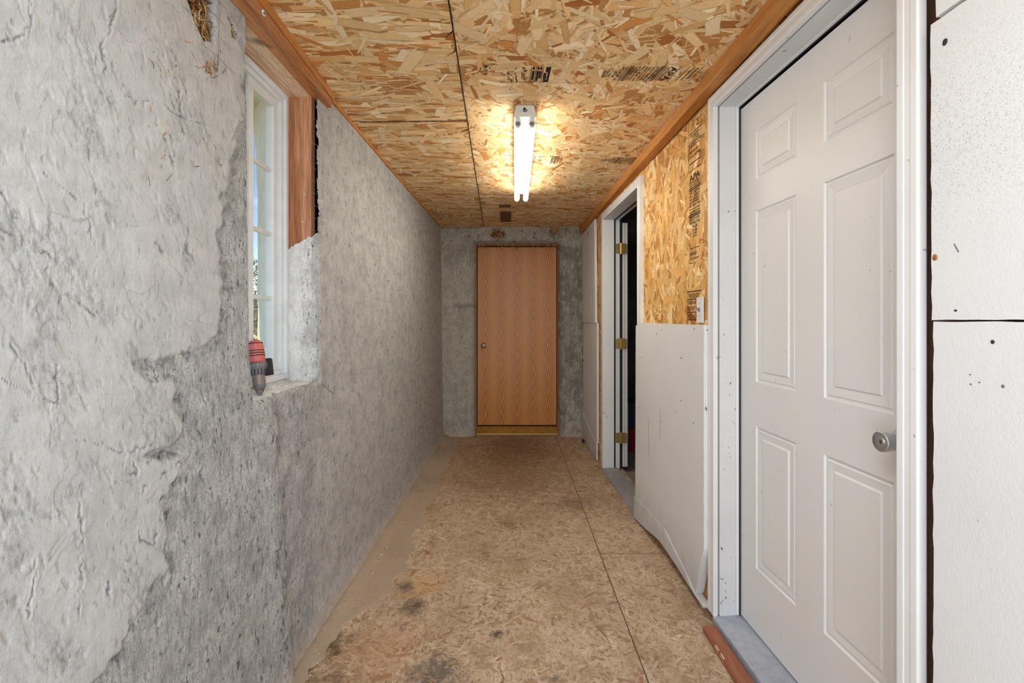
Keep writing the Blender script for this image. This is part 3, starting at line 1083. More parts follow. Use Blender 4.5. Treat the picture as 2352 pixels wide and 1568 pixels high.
# ================================================================== FLOOR
floor = empty('floor', (0, 2, 0), kind='structure', label='worn board floor with seams and stains')
FP = [('floor_panel', -.86, .492, -.8, 5.32), ('floor_panel', .496, .98, -.8, 2.552), ('floor_panel', .496, .98, 2.557, 4.44), ('floor_panel', .496, .98, 4.444, 5.32)]
for i, (nm, x0, x1, y0, y1) in enumerate(FP):
    p = MB().box(x0, x1, y0, y1, -.02, -.0012).build(nm, M_FLOORCORE, floor)
    Y0 = max(y0, 1.35)
    if y1 > Y0:
        strands('strands', p, (x0, Y0, -.0012), (1, 0, 0), (0, 1, 0), (0, 0, 1), x1 - x0, y1 - Y0, 3.6, (.02, .08), (.006, .022), PAL_FLOOR, M_STRANDF, 900 + i,
                thick=.0010)
# feathered cement ledge along the left wall
ny, nx = 300, 16
yv, uv_ = np.meshgrid(np.linspace(1.3, 5.15, ny), np.linspace(0, 1, nx), indexing='ij')
xe = -.572 + .045 * fbm(yv * 3, yv * 0, 4, 401) + .02 * fbm(yv * 14, yv * 0, 3, 405) - .16 * sstep(2.3, 1.8, yv) + .0 * yv
xw = XL(yv, 0 * yv) - .02
xg = xw + uv_ * (xe - xw)
zg = .0022 + .022 * np.exp(-((xg - XL(yv, 0)) / .035) ** 2) + .002 * fbm(xg * 14, yv * 9, 3, 403) - .0035 * sstep(.86, 1, uv_)
ledge_o = mesh_obj('cement_ledge', np.stack([xg, yv, zg], -1).reshape(-1, 3), grid_faces(ny, nx)[:, ::-1], cement('ledge_cement', srgb(186, 168, 144), srgb(112, 94, 74), rough_attr=False), floor, smooth=True,
                   label='smeared beige cement strip along the plaster wall')
# loose crumbs of plaster at the foot of the left wall
cr = MB(); rc = random.Random(12)
for i in range(150):
    Y = rc.uniform(1.6, 4.9); x = XL(Y, 0) + abs(rc.gauss(.012, .022)); r = rc.uniform(.002, .008)
    cr.lathe((x, Y, .004), (rc.uniform(-.3, .3), rc.uniform(-.3, .3), 1), [(-.3 * r, .5 * r), (.2 * r, r), (.8 * r, .55 * r)], 5)
cr.build('plaster_crumbs', plain('crumb_plaster', srgb(196, 184, 172), .9), floor, kind='stuff')

# ================================================================== CEILING
ceiling = empty('ceiling', (0, 2, CEIL), kind='structure', label='strand board ceiling of four sheets')
SX = lambda Y: -.036 - .030 * Y * 0 - .0   # placeholder kept simple
CP = [(-.95, -.2372, .3, 2.378, 'A'), (-.95, -.2372, 2.388, 5.3, 'B'), (-.2312, .96, .3, 3.762, 'C'), (-.2312, .96, 3.768, 5.3, 'D')]
panels = {}
for i, (x0, x1, y0, y1, kx) in enumerate(CP):
    sh = lambda x, y: (x - .030 * (y - 2.4) if abs(x + .234) < .01 else x)
    ring = [(sh(x0, y0), y0), (sh(x1, y0), y0), (sh(x1, y1), y1), (sh(x0, y1), y1)]
    m = MB().prism([(a, b_, CEIL + .0012) for a, b_ in ring], [(a, b_, CEIL + .014) for a, b_ in ring])
    p = m.build('ceiling_panel', M_OSBCORE, ceiling)
    panels[kx] = p
    skew = -.030
    yc = 2.4
    if kx in 'AB':
        org = (x0, y0, CEIL + .0012); U = x1 - x0
        # the sheet's long edge runs slightly askew, like the joint
        ev = Vector((skew, 1, 0)); org = (x0 - skew * 0 , y0, CEIL + .0012)
        org = (x0 - .030 * (y0 - yc), y0, CEIL + .0012)
    else:
        ev = Vector((skew, 1, 0)); U = x1 - x0 + .09
        org = (x0 - .030 * (y0 - yc), y0, CEIL + .0012)
    ysplit = y1 - y0
    ang = (0.0, .16, .72) if kx in 'AB' else ((0.9, .7, .35) if kx == 'C' else (0.0, .25, .6))
    strands('strands', p, org, (1, 0, 0), tuple(ev), (0, 0, -1), U, ysplit, 4.8, (.04, .21) if kx in 'AB' else (.035, .17), (.011, .056), PAL_CEIL, M_STRAND, 500 + i, ang=ang)
# dark stuff seen through the joints
MB().box(-.95, .96, .3, 5.3, CEIL + .016, CEIL + .03).build('joint_backing', M_SEAM, ceiling)
# ragged green edge-seal along the joints
def seam_line(x0, y0, x1, y1, wd):
    rs = random.Random(int(y0 * 100 + x0 * 10) + 5)
    n = 90
    vs, fs = [], []
    dx, dy = x1 - x0, y1 - y0
    L = math.hypot(dx, dy); nx_, ny_ = -dy / L, dx / L
    for k in range(n + 1):
        t_ = k / n
        q0, q1 = wd * rs.uniform(.15, 1.0), wd * rs.uniform(.15, 1.0)
        vs += [(x0 + dx * t_ + nx_ * q0, y0 + dy * t_ + ny_ * q0, CEIL - .0008), (x0 + dx * t_ - nx_ * q1, y0 + dy * t_ - ny_ * q1, CEIL - .0008)]
        if k: fs.append((2 * k - 2, 2 * k - 1, 2 * k + 1, 2 * k))
    mesh_obj('edge_seal', vs, fs, M_SEAM, ceiling)
seam_line(-.234 - .03 * (1.0 - 2.4), 1.0, -.234 - .03 * (3.765 - 2.4), 3.765, .0032)
seam_line(-.80, 2.392, -.236, 2.372, .006)
seam_line(-.26, 3.765, .45, 3.765, .003)

ZI = CEIL - .0012
def ceil_stamp(parent, Y0, Y1, x_top, unit, lines=APA_LINES, mat=M_INK):
    st = Stamp(); w_ = Y1 - Y0
    apa(st, 0, w_, 0, unit, lines)
    return st.build('printed_stamp', parent, (x_top, Y0, ZI), (-.04, 1, 0), (1, 0, 0), mat)
# grade stamp right of the lamp, first lines at the beam, reading along the corridor
st = Stamp(); w_ = .118
st.frame(0, w_, -.045, .0, .0022); st.text('CONSTRUCTION', .008, w_ - .02, -.034, -.024); st.quad(.01, w_ * .8, -.018, -.0155)
st.quad(0, w_, -.075, -.0725)
st.text('Ainsworth', .012, w_ - .02, -.098, -.083); st.text('Engineered', .018, w_ - .008, -.118, -.103)
st.quad(0, w_, -.132, -.1295); st.quad(0, w_, -.168, -.1655)
apa(st, 0, w_, -.172, .0153)
st.build('printed_stamp', panels['C'], (.862, 1.862, ZI), (-.18, 1, 0), (1, 0, 0), M_INK)
# stamp left of centre
st = Stamp()
st.text('A', 0, .022, -.100, -.084); st.text('2007', .040, .098, -.100, -.084)
st.quad(.024, .034, -.092, -.078)
for x0, x1, y0, y1 in ((0, .118, -.062, -.0595), (0, .118, -.042, -.0395), (0, .118, -.0135, -.011), (.0, .020, -.056, -.047), (.030, .100, -.056, -.046),
                       (.0, .022, -.036, -.028), (.0, .022, -.025, -.017), (.032, .108, -.037, -.028), (.032, .090, -.026, -.017),
                       (.0, .040, .000, .020), (.046, .098, -.006, .006), (.04, .118, .010, .020), (.100, .118, -.004, .012)):
    st.quad(x0, x1, y0, y1)
st.quad(.118, .1205, -.19, .005)
st.build('printed_stamp', panels['C'], (.142, 1.868, ZI), (-.04, 1, 0), (1, 0, 0), M_INK)
st = Stamp()
rs = random.Random(3)
for k in range(26): 
    a_, b_ = rs.uniform(0, .11), rs.uniform(0, .04); st.quad(a_, a_ + rs.uniform(.004, .03), b_, b_ + rs.uniform(.001, .004))
st.build('printed_stamp', panels['C'], (-.02, 1.868, ZI), (0, 1, 0), (1, 0, 0), M_INKG)
st = Stamp()
for k in range(14):
    a_ = rs.uniform(-.02, .06); b_ = rs.uniform(-.04, .02); st.quad(a_, a_ + rs.uniform(.006, .02), b_, b_ + rs.uniform(.003, .009))
st.build('printed_stamp', panels['C'], (-.085, 1.86, ZI), (-.3, 1, 0), (1, .3, 0), M_INKG)
st = Stamp(); st.quad(0, .19, 0, .0016); st.build('printed_stamp', panels['C'], (.15, 1.992, ZI), (1, .01, 0), (0, 1, 0), M_INKG)
# second row further on
ceil_stamp(panels['C'], 2.90, 3.02, .80, .0150, APA_LINES[5:], M_INK)
st = Stamp()
for q in (0, .018, .040, .062): st.quad(0, .14, -q, -q + .003)
st.text('24/16 7/16', .0, .13, -.036, -.022); st.text('EXPOSURE 1', .0, .13, -.058, -.044); st.text('A', .0, .02, -.14, -.12); st.text('07', .06, .10, -.15, -.125); st.quad(0, .14, -.172, -.169)
st.build('printed_stamp', panels['C'], (.318, 2.885, ZI), (-.04, 1, 0), (1, 0, 0), M_INK)
# faded box prints on the far sheet
st = Stamp()
st.quad(0, .105, 0, .10)
st.build('printed_stamp', panels['D'], (-.118, 4.10, ZI), (1, 0, 0), (0, 1, 0), M_INKG)
st = Stamp(); st.quad(0, .11, 0, .46)
st.build('printed_stamp', panels['D'], (-.118, 4.36, ZI), (1, 0, 0), (0, 1, 0), M_INKG)

# ================================================================== RIGHT WALL
wall_right = empty('wall_right', (.9, 2.5, 0), kind='structure', label='strand board wall with two white doors')
def osb_piece(y0, y1, z0, z1, seed, detail=True):
    a, b_ = XO(y0), XO(y1)
    m = MB().hexa([(a + .0012, y0, z0), (a + .014, y0, z0), (b_ + .014, y1, z0), (b_ + .0012, y1, z0), (a + .0012, y0, z1), (a + .014, y0, z1), (b_ + .014, y1, z1), (b_ + .0012, y1, z1)])
    p = m.build('sheathing_panel', M_OSBCORE, wall_right)
    if detail:
        s_ = (b_ - a) / (y1 - y0)
        strands('strands', p, (a + .0012, y0, z0), (s_, 1, 0), (0, 0, 1), (-1, 0, 0), y1 - y0, z1 - z0, 4.2, (.05, .17), (.014, .055), PAL_WALL, M_STRAND, seed, ang=(1.5, .5, .4))
    return p
D1F, D1N = 1.957, 1.065            # door 1 opening, far and near
D2F, D2N = 3.985, 3.018            # door 2 opening
C1Z, C2Z = 2.228, 2.205            # top of the openings
wp = osb_piece(2.008, 2.972, 1.24, 2.349, 700)
osb_piece(2.008, 2.972, 0, 1.24, 701, False)
osb_piece(.6, 2.008, C1Z + .02, 2.349, 702)
osb_piece(2.972, 4.05, C2Z + .02, 2.349, 703)
osb_piece(4.04, 4.10, 0, 2.349, 704, False)
osb_piece(4.10, 5.3, 0, 2.349, 705)
# studs and framing behind, so the wall is closed
b = MB()
for y0, y1, z0, z1 in ((-.8, 1.02, 0, CEIL), (2.03, 2.95, 0, CEIL), (4.06, 5.3, 0, CEIL), (1.02, 2.03, C1Z + .04, CEIL), (2.95, 4.06, C2Z + .04, CEIL)):
    a, c_ = XC(y0) + .04, (XC(y1) + .04 if y1 < 4.2 else .83)
    if y0 > 4: a = .83
    b.hexa([(a, y0, z0), (a + .10, y0, z0), (c_ + .10, y1, z0), (c_, y1, z0), (a, y0, z1), (a + .10, y0, z1), (c_ + .10, y1, z1), (c_, y1, z1)])
b.build('wall_framing', M_DARKWOOD, wall_right)
m = MB(); a = XC(1.0) + .031
m.hexa([(a, .90, 0), (a + .03, .90, 0), (a + .03, 1.02, 0), (a, 1.02, 0), (a, .90, CEIL), (a + .03, .90, CEIL), (a + .03, 1.02, CEIL), (a, 1.02, CEIL)])
m.build('stud', M_DARKWOOD, wall_right, label='dark brown stud showing in the gap')
# wall stamps beside door 1
OY = 2.262
def wst(): return Stamp()
ex, ey = (.036, -1, 0), (0, 0, 1)
def on_osb(st_, Y, z, nm='printed_stamp', mat=M_INK):
    st_.build(nm, wp, (XO(Y) - .0018, Y, z), ex, ey, mat)
st = wst(); W_ = .137
st.frame(0, W_, -.245, .02, .0022); st.quad(0, W_, -.115, -.112); st.quad(0, W_, -.062, -.059); st.quad(.012, W_ * .86, -.128, -.1245)
st.text('11', .04, .052, -.05, -.02); st.text('23', .088, .112, -.045, -.015)
st.text('THIS PANEL MEETS', .02, W_ - .02, -.080, -.070); st.text('EXPOSURE', .04, W_ - .03, -.094, -.084); st.text('NATIONAL REPORT', .01, W_ - .015, -.108, -.098)
st.text('SHEATHING SPAN', .01, W_ - .03, -.158, -.147); st.text('CEILING FASTENER', .01, W_ - .01, -.180, -.168); st.quad(.012, W_ * .88, -.210, -.206)
on_osb(st, OY, 2.285)
st = wst(); apa(st, 0, .125, 0, .0158); on_osb(st, OY - .004, 2.020)
st = wst(); st.quad(0, .11, -.003, 0); st.text('Ainsworth', .004, .088, -.036, -.014); st.text('Engineered', .016, .108, -.062, -.042); st.quad(.008, .06, -.074, -.071)
on_osb(st, OY - .004, 1.662, mat=M_INKG)
st = wst(); st.quad(0, .148, -.004, 0); st.quad(0, .003, -.21, 0); st.quad(0, .148, -.042, -.038); st.quad(0, .148, -.105, -.101); st.quad(0, .148, -.142, -.138)
st.text('THIS SIDE OUT', .012, .13, -.034, -.012); st.text('1/8 SPACE REQ', .010, .14, -.066, -.048); st.text('DO NOT WET', .010, .13, -.095, -.074); st.text('SIDE N OUT', .012, .125, -.134, -.112)
on_osb(st, OY + .012, 1.452)

# timber rails along the ceiling (trim)
def xb(Y): return .864 - .0221 * Y
trim = MB()
trim.hexa([(xb(.5), .5, 2.300), (xb(.5) + .056, .5, 2.300), (xb(5.12) + .05, 5.12, 2.278), (xb(5.12), 5.12, 2.278),
           (xb(.5), .5, CEIL), (xb(.5) + .056, .5, CEIL), (xb(5.12) + .05, 5.12, CEIL), (xb(5.12), 5.12, CEIL)])
trim_1 = trim.build('trim_1', M_BEAM, loc=(xb(2.5), 2.5, 2.3), bevel=.003, kind='structure', label='long orange-brown timber rail along the right ceiling edge')
for Y in (1.35, 2.22, 3.1, 3.9):
    MB().lathe((xb(Y), Y, 2.338), (-1, 0, 0), [(0, .004), (.002, .004), (.003, .002)], 8).build('nail', M_STEEL, trim_1)
nx0, nx1 = -.797, -.822
trim_2 = MB().hexa([(-.875, 1.0, 2.282), (-.785, 1.0, 2.282), (-.824, 2.085, 2.282), (-.875, 2.085, 2.282),
                    (-.875, 1.0, 2.318), (-.785, 1.0, 2.318), (-.824, 2.085, 2.318), (-.875, 2.085, 2.318)]).build(
    'trim_2', M_BEAML, loc=(-.83, 1.6, 2.28), bevel=.002, kind='structure', label='old brown nailer above the window at the ceiling')
MB().hexa([(-.875, 1.0, 2.319), (-.778, 1.0, 2.319), (-.817, 2.10, 2.319), (-.875, 2.10, 2.319),
           (-.875, 1.0, 2.3495), (-.778, 1.0, 2.3495), (-.817, 2.10, 2.3495), (-.875, 2.10, 2.3495)]).build('top_plate', M_BEAM, trim_2, bevel=.002)
MB().hexa([(-.872, 2.10, 2.332), (-.838, 2.10, 2.332), (-.792, 5.0, 2.336), (-.83, 5.0, 2.336),
           (-.872, 2.10, 2.3495), (-.838, 2.10, 2.3495), (-.792, 5.0, 2.3495), (-.83, 5.0, 2.3495)]).build('top_plate', M_BEAM, trim_2, bevel=.001)


def nail_pt(px, py, X):
    Y = X / ((px - CX) / K)
    return Y, Zat(py, Y)
CAPS = [(604, 30), (705, 121), (707, 133), (735, 182)]
cap_pts = []
for px, py in CAPS:
    Y = 1.5
    for _ in range(6): Y = (-.785 - (.039) / 1.085 * (Y - 1.0)) / ((px - CX) / K)
    X = -.785 - .036 * (Y - 1.0); z = Zat(py, Y)
    cap_pts.append((X + .005, Y, z))
    c_ = MB().lathe((X + .001, Y, z), (1, 0, 0), [(0, .0095), (.003, .0095), (.004, .008), (.004, .0045)], 16, False).build('washer', M_PLASTIC, trim_2, smooth=True)
    MB().lathe((X + .001, Y, z), (1, 0, 0), [(0, .0046), (.0035, .0046), (.0045, .002)], 10).build('nail', M_BLACK, trim_2)

# ------------------------------------------------------------------ lath wire
def wire(pts_px, off=.008, X=None, r=.0007):
    pts = []
    for px, py in pts_px:
        if X is None:
            Y, z = left_from(px, py); pts.append((XL(Y, z) + off, Y, min(z, 2.345)))
        else:
            Y = X / ((px - CX) / K); pts.append((X, Y, min(Zat(py, Y), 2.3485)))
    MB().tube(pts, r, 5).build('lath_wire', M_WIRE, wall_left)
o5 = lambda L: [(380 + x * .1659, y * .1659) for x, y in L]
wire(o5([(430, -40), (600, 150), (720, 260), (800, 350)]), .010)
wire(o5([(225, 80), (300, 155), (470, 235), (690, 450), (800, 590), (905, 680)]), .009)
wire(o5([(720, -60), (735, 200), (718, 560), (715, 900)]), .009)
wire(o5([(500, 600), (720, 780), (970, 1030)]), .005)
wire(o5([(720, 0), (850, 130)]), .007)
wire(o5([(1085, -20), (1040, 150), (990, 330)]), .012)
wire(o5([(880, 220), (990, 340), (1100, 470), (1150, 600)]), .010)
wire(o5([(1040, 500), (1060, 640), (1110, 780), (1140, 860)]), .008)
wire(o5([(0, 190), (110, 280)]), .005)
wire([(560, -10), (600, 26), (668, 108), (706, 136), (752, 225)], X=-.79)
wire([(604, 34), (600, 48), (598, 62), (606, 70)], X=-.80)
wire([(560, 30), (600, 64), (640, 112), (690, 168), (735, 212), (766, 250)], X=-.835)
wire([(556, 60), (580, 92)], X=-.84)
wire([(604, 30), (645, 2), (660, -8)], X=-.765)
wire([(606, 32), (630, 38), (668, 40), (690, 38)], X=-.768, r=.0005)
wire([(560, 88), (590, 118), (636, 146), (664, 142), (704, 134)], X=-.845, r=.0005)
wire([(735, 186), (733, 200), (732, 215)], X=-.80)
wire([(735, 217), (732, 232), (721, 252), (714, 300), (709, 420), (706, 540)], X=-.872, r=.0009)
for k in range(11):
    y0 = 268 + k * 28.5
    Yb = WIN_Y1 + .006
    xa = (-.885, -.872)[k % 2 == 0]
    z0 = Zat(y0, Yb)
    MB().tube([(-.893, Yb, z0), (-.868, Yb + .004, z0 - .006), (-.845, Yb + .03, z0 - .012), (-.842, Yb + .07, z0 - .018)], .0006, 5).build('lath_wire', M_WIRE, wall_left)
MB().tube([(-.846, Yb + .055, 2.22), (-.845, Yb + .05, 2.0), (-.844, Yb + .045, 1.85)], .0006, 5).build('lath_wire', M_WIRE, wall_left)

# ================================================================== doors on the right wall
def W(Y, d, z): return (XC(Y) + d, Y, z)


def casing(parent, yn, yf, z0, zt, prof, mat, near=True):
    """moulding around an opening; prof = (outward offset, depth) pairs, depth 0 = casing face"""
    def seg(nm, A, B):
        ra = [W(*A(wd, d)) for wd, d in prof]; rb = [W(*B(wd, d)) for wd, d in prof]
        MB().prism(ra, rb).build(nm, mat, parent, bevel=.0012)
    seg('casing_leg', lambda wd, d: (yf + wd, d, z0), lambda wd, d: (yf + wd, d, zt + wd))
    seg('casing_head', lambda wd, d: (yf + wd, d, zt + wd), lambda wd, d: (yn - wd, d, zt + wd))
    if near:
        seg('casing_leg', lambda wd, d: (yn - wd, d, zt + wd), lambda wd, d: (yn - wd, d, z0))


BRICK = [(0, .0), (.004, -.001), (.018, -.001), (.021, .0005), (.035, .0005), (.038, -.001), (.052, -.001), (.056, .002), (.056, .019), (.0, .019)]


def frame_box(parent, nm, yn, yf, d0, d1, t, z0, zt, mat):
    """jamb: two legs and head lining the opening, thickness t to the inside"""
    def bx(ya, yb, za, zb):
        MB().hexa([W(ya, d0, za), W(ya, d1, za), W(yb, d1, za), W(yb, d0, za), W(ya, d0, zb), W(ya, d1, zb), W(yb, d1, zb), W(yb, d0, zb)]).build(nm, mat, parent, bevel=.001)
    bx(yf - t, yf, z0, zt); bx(yn, yn + t, z0, zt); bx(yn + t, yf - t, zt - t, zt)


# ---- door 1: near, closed, six raised panels
door_1 = empty('door_1', W(1.5, .1, 0), kind='structure', label='closed white six-panel door in the right foreground')
casing(door_1, D1N, D1F, .036, C1Z, BRICK, M_TRIM)
frame_box(door_1, 'jamb', D1N - .020, D1F + .020, .026, .112, .0205, .036, C1Z + .02, M_TRIMG)
frame_box(door_1, 'door_stop', D1N, D1F, .094, .106, .007, .046, C1Z, M_TRIM)
frame_box(door_1, 'weatherstrip', D1N + .003, D1F - .003, .1062, .112, .007, .046, C1Z - .002, M_BLACK)


def panel_leaf(name, parent, y0, y1, z0, z1, d, thick, ycuts, zcuts, mat):
    us = sorted(set([y0, y1] + [c for p in ycuts for c in p]))
    vs_ = sorted(set([z0, z1] + [c for p in zcuts for c in p]))
    m = MB()
    for i in range(len(us) - 1):
        for j in range(len(vs_) - 1):
            a, b_, c_, e = us[i], us[i + 1], vs_[j], vs_[j + 1]
            if (a, b_) in ycuts and (c_, e) in zcuts:
                rings = [(0, 0), (.004, .006), (.011, .0065), (.015, .003), (.041, .0058), (.046, .001)]
                R = [[W(a + q, d + dp, c_ + q), W(b_ - q, d + dp, c_ + q), W(b_ - q, d + dp, e - q), W(a + q, d + dp, e - q)] for q, dp in rings]
                flat = [p for r in R for p in r]
                fs = []
                for k in range(len(rings) - 1):
                    for s_ in range(4):
                        n_ = (s_ + 1) % 4
                        fs.append((k * 4 + s_, k * 4 + n_, k * 4 + 4 + n_, k * 4 + 4 + s_))
                k = (len(rings) - 1) * 4
                fs.append((k, k + 1, k + 2, k + 3))
                m.add(flat, fs)
            else:
                m.add([W(a, d, c_), W(b_, d, c_), W(b_, d, e), W(a, d, e)], [(0, 1, 2, 3)])
    D = d + thick
    m.add([W(y0, D, z0), W(y1, D, z0), W(y1, D, z1), W(y0, D, z1)], [(3, 2, 1, 0)])
    for a, b_ in (((y0, z0), (y1, z0)), ((y1, z0), (y1, z1)), ((y1, z1), (y0, z1)), ((y0, z1), (y0, z0))):
        m.add([W(a[0], d, a[1]), W(a[0], D, a[1]), W(b_[0], D, b_[1]), W(b_[0], d, b_[1])], [(0, 1, 2, 3)])
    o = m.build(name, mat, parent)
    bm = bmesh.new(); bm.from_mesh(o.data)
    bmesh.ops.remove_doubles(bm, verts=bm.verts, dist=1e-5)
    bmesh.ops.recalc_face_normals(bm, faces=bm.faces)
    bm.to_mesh(o.data); bm.free()
    return o


leaf = panel_leaf('door_leaf', door_1, 1.076, 1.955, .050, 2.212, .114, .044, [(1.593, 1.838), (1.2, 1.458)], [(1.878, 2.073), (1.060, 1.750), (.308, .881)], M_DOOR)
# knob with key cylinder
kY, kZ = 1.135, 0
kd = .114
kY = 1.170
kZ = Zat(1014, kY)
knob = MB().lathe(W(kY, kd, kZ), (-1, 0, 0), [(0, .033), (.006, .033), (.010, .028), (.014, .016), (.026, .015), (.034, .022), (.056, .0265), (.062, .0262), (.0635, .0245), (.058, .009), (.058, .0085)], 40).build(
    'door_knob', M_STEEL, door_1, smooth=True, label='brushed steel knob with key slot')
cyl = MB().lathe(W(kY, kd - .0575, kZ), (-1, 0, 0), [(0, .0082), (.0032, .0082), (.004, .0074)], 24).build('key_cylinder', M_CHROME, knob)
MB().box(XC(kY) + kd - .0622, XC(kY) + kd - .0612, kY - .0012, kY + .0012, kZ - .005, kZ + .004).build('keyhole', M_BLACK, knob)
MB().hexa([W(.95, .17, 0), W(.95, .2, 0), W(2.05, .2, 0), W(2.05, .17, 0), W(.95, .17, 2.35), W(.95, .2, 2.35), W(2.05, .2, 2.35), W(2.05, .17, 2.35)]).build('backing', M_BLACK, door_1)
# threshold
def thresh(parent, yn, yf, x0, x1, z0, z1, mat, ribs=0, nm='threshold'):
    m = MB().hexa([(XC(yn) + x0, yn, 0), (XC(yn) + x1, yn, 0), (XC(yf) + x1, yf, 0), (XC(yf) + x0, yf, 0),
                   (XC(yn) + x0, yn, z0), (XC(yn) + x1, yn, z1), (XC(yf) + x1, yf, z1), (XC(yf) + x0, yf, z0)])
    for k in range(ribs):
        q = x0 + .008 + (x1 - x0 - .016) * k / (ribs - 1)
        zz_ = z0 + (z1 - z0) * (q - x0) / (x1 - x0)
        m.hexa([(XC(yn) + q - .0012, yn, zz_), (XC(yn) + q + .0012, yn, zz_), (XC(yf) + q + .0012, yf, zz_), (XC(yf) + q - .0012, yf, zz_),
                (XC(yn) + q - .0008, yn, zz_ + .0022), (XC(yn) + q + .0008, yn, zz_ + .0022), (XC(yf) + q + .0008, yf, zz_ + .0022), (XC(yf) + q - .0008, yf, zz_ + .0022)])
    return m.build(nm, mat, parent, bevel=0 if ribs else .002)
thresh(door_1, 1.03, D1F + .003, -.003, .135, .036, .044, M_ALU, nm='threshold')
# paint nicks on the far jamb, smudges at the latch side
rn = random.Random(8)
for k in range(16):
    z = rn.choice([rn.uniform(.08, .2), rn.uniform(.05, 1.9)]); d = rn.uniform(.03, .09); q = rn.uniform(.001, .003); L = rn.uniform(.002, .012)
    yj = D1F - .0007
    MB().hexa([W(yj, d - q, z), W(yj, d + q, z), W(yj + .001, d + q, z), W(yj + .001, d - q, z), W(yj, d - q * .4, z + L), W(yj, d + q, z + L * .8), W(yj + .001, d + q, z + L), W(yj + .001, d - q, z + L)]).build(
        'paint_chip', M_GREY, door_1)

# ---- door 2: open, folded back into the dark store room
door_2 = empty('door_2', W(3.5, .1, 0), kind='structure', label='white framed doorway, door swung open into a dark room')
CAS2 = [(0, .0), (.012, -.001), (.016, .004), (.050, .002), (.062, .001), (.062, .026), (.0, .026)]
casing(door_2, D2N, D2F, .010, C2Z - .06 + .045, CAS2, M_TRIM)
C2T = C2Z - .015
frame_box(door_2, 'jamb', D2N - .018, D2F + .018, .026, .10, .0185, .010, C2T + .018, M_TRIM)
frame_box(door_2, 'weatherstrip', D2N + .0005, D2F - .0005, .100, .112, .006, .014, C2T - .001, M_BLACK)
frame_box(door_2, 'jamb', D2N - .014, D2F + .014, .112, .150, .014, .010, C2T + .014, M_TRIM)
lx = XC(D2F)
lf = MB().box(lx + .178, lx + .222, D2F + .012, D2F + .83, .022, 2.165).build('door_leaf', M_DOOR, door_2, bevel=.003, label='white door leaf seen edge-on')
MB().box(lx + .194, lx + .1965, D2F + .0105, D2F + .0125, .03, 2.16).build('edge_groove', M_GREY, lf)
MB().box(lx + .150, lx + .178, D2F + .02, D2F + .05, .01, 2.2).build('gap_shade_strip', M_BLACK, door_2)  # black strip standing in for the shade in the hinge gap
for py in (571, 789, 1005):
    z = Zat(py, D2F)
    hy = D2F - .003
    hg = MB()
    for xa, xb_ in ((lx + .116, lx + .158), (lx + .164, lx + .210)):
        pts = []
        r = .010
        for cxx, czz, a0 in ((xb_ - r if xa > lx + .15 else xa + r, 0, 0),):
            pass
        outl = []
        if xa < lx + .15:
            corner = [(xb_, -.045), (xb_, .045), (xa + r, .045), (xa + .003, .042), (xa, .035), (xa, -.035), (xa + .003, -.042), (xa + r, -.045)]
        else:
            corner = [(xa, .045), (xa, -.045), (xb_ - r, -.045), (xb_ - .003, -.042), (xb_, -.035), (xb_, .035), (xb_ - .003, .042), (xb_ - r, .045)]
        hg.prism([(x, hy, z + q) for x, q in corner], [(x, hy + .003, z + q) for x, q in corner])
    hinge = hg.build('hinge', M_BRASS, door_2)
    MB().lathe((lx + .161, hy - .002, z - .049), (0, 0, 1), [(0, .0065), (.098, .0065)], 14).build('hinge_pin', M_BRASS, hinge, smooth=False)
    for sx, sz in ((.124, .03), (.134, 0), (.124, -.03), (.202, .03), (.192, 0), (.202, -.03)):
        MB().lathe((lx + sx, hy - .0005, z + sz), (0, -1, 0), [(0, .0042), (.0008, .0036)], 10).build('hinge_screw', M_BRASSD, hinge)
thresh(door_2, D2N - .03, D2F + .003, -.008, .128, .014, .022, M_ALU2, 9)

# ---- door 3: far oak door
door_3 = empty('door_3', (.058, 5.25, 0), kind='structure', label='flush oak veneer door in the far wall')
M_FRAMEW = wood('oak_frame', srgb(150, 94, 50), srgb(168, 108, 60), srgb(112, 66, 32), 2, knot=False)
fb = lambda x0, x1, z0, z1, nm='frame': MB().box(x0, x1, 5.205, 5.30, z0, z1).build(nm, M_FRAMEW, door_3, bevel=.002)
fb(-.416, -.402, .01, 2.182); fb(.518, .533, .01, 2.182); fb(-.402, .518, 2.160, 2.182)
MB().box(-.396, .512, 5.25, 5.29, .100, 2.152).build('door_leaf', M_OAK, door_3, bevel=.002)
MB().box(-.403, .519, 5.292, 5.31, 0, 2.17).build('rebate', M_BLACK, door_3)
sl = MB().prism([(-.402, 5.17, .008), (-.402, 5.175, .022), (-.402, 5.235, .088), (-.402, 5.27, .092), (-.402, 5.27, .0)],
                [(.518, 5.17, .008), (.518, 5.175, .022), (.518, 5.235, .088), (.518, 5.27, .092), (.518, 5.27, .0)]).build('sill', M_BRASSD, door_3, label='worn brass coloured sill')
MB().box(-.402, .518, 5.166, 5.172, .006, .022).build('sill_nosing', M_BRASS, sl)
kx, kz = (1110.5 - CX) / K * 5.2, EYE - (794.5 - CY) / K * 5.2
kb = MB().lathe((kx, 5.25, kz), (0, -1, 0), [(0, .034), (.005, .034), (.010, .026), (.014, .013), (.028, .013), (.036, .022), (.050, .029), (.060, .026), (.066, .016), (.068, .006)], 28).build('door_knob', M_CHROME, door_3, smooth=True, label='shiny steel knob')
MB().lathe((kx, 5.185, kz), (0, -1, 0), [(0, .009), (.0045, .009)], 14).build('lock_button', M_GREY, kb)

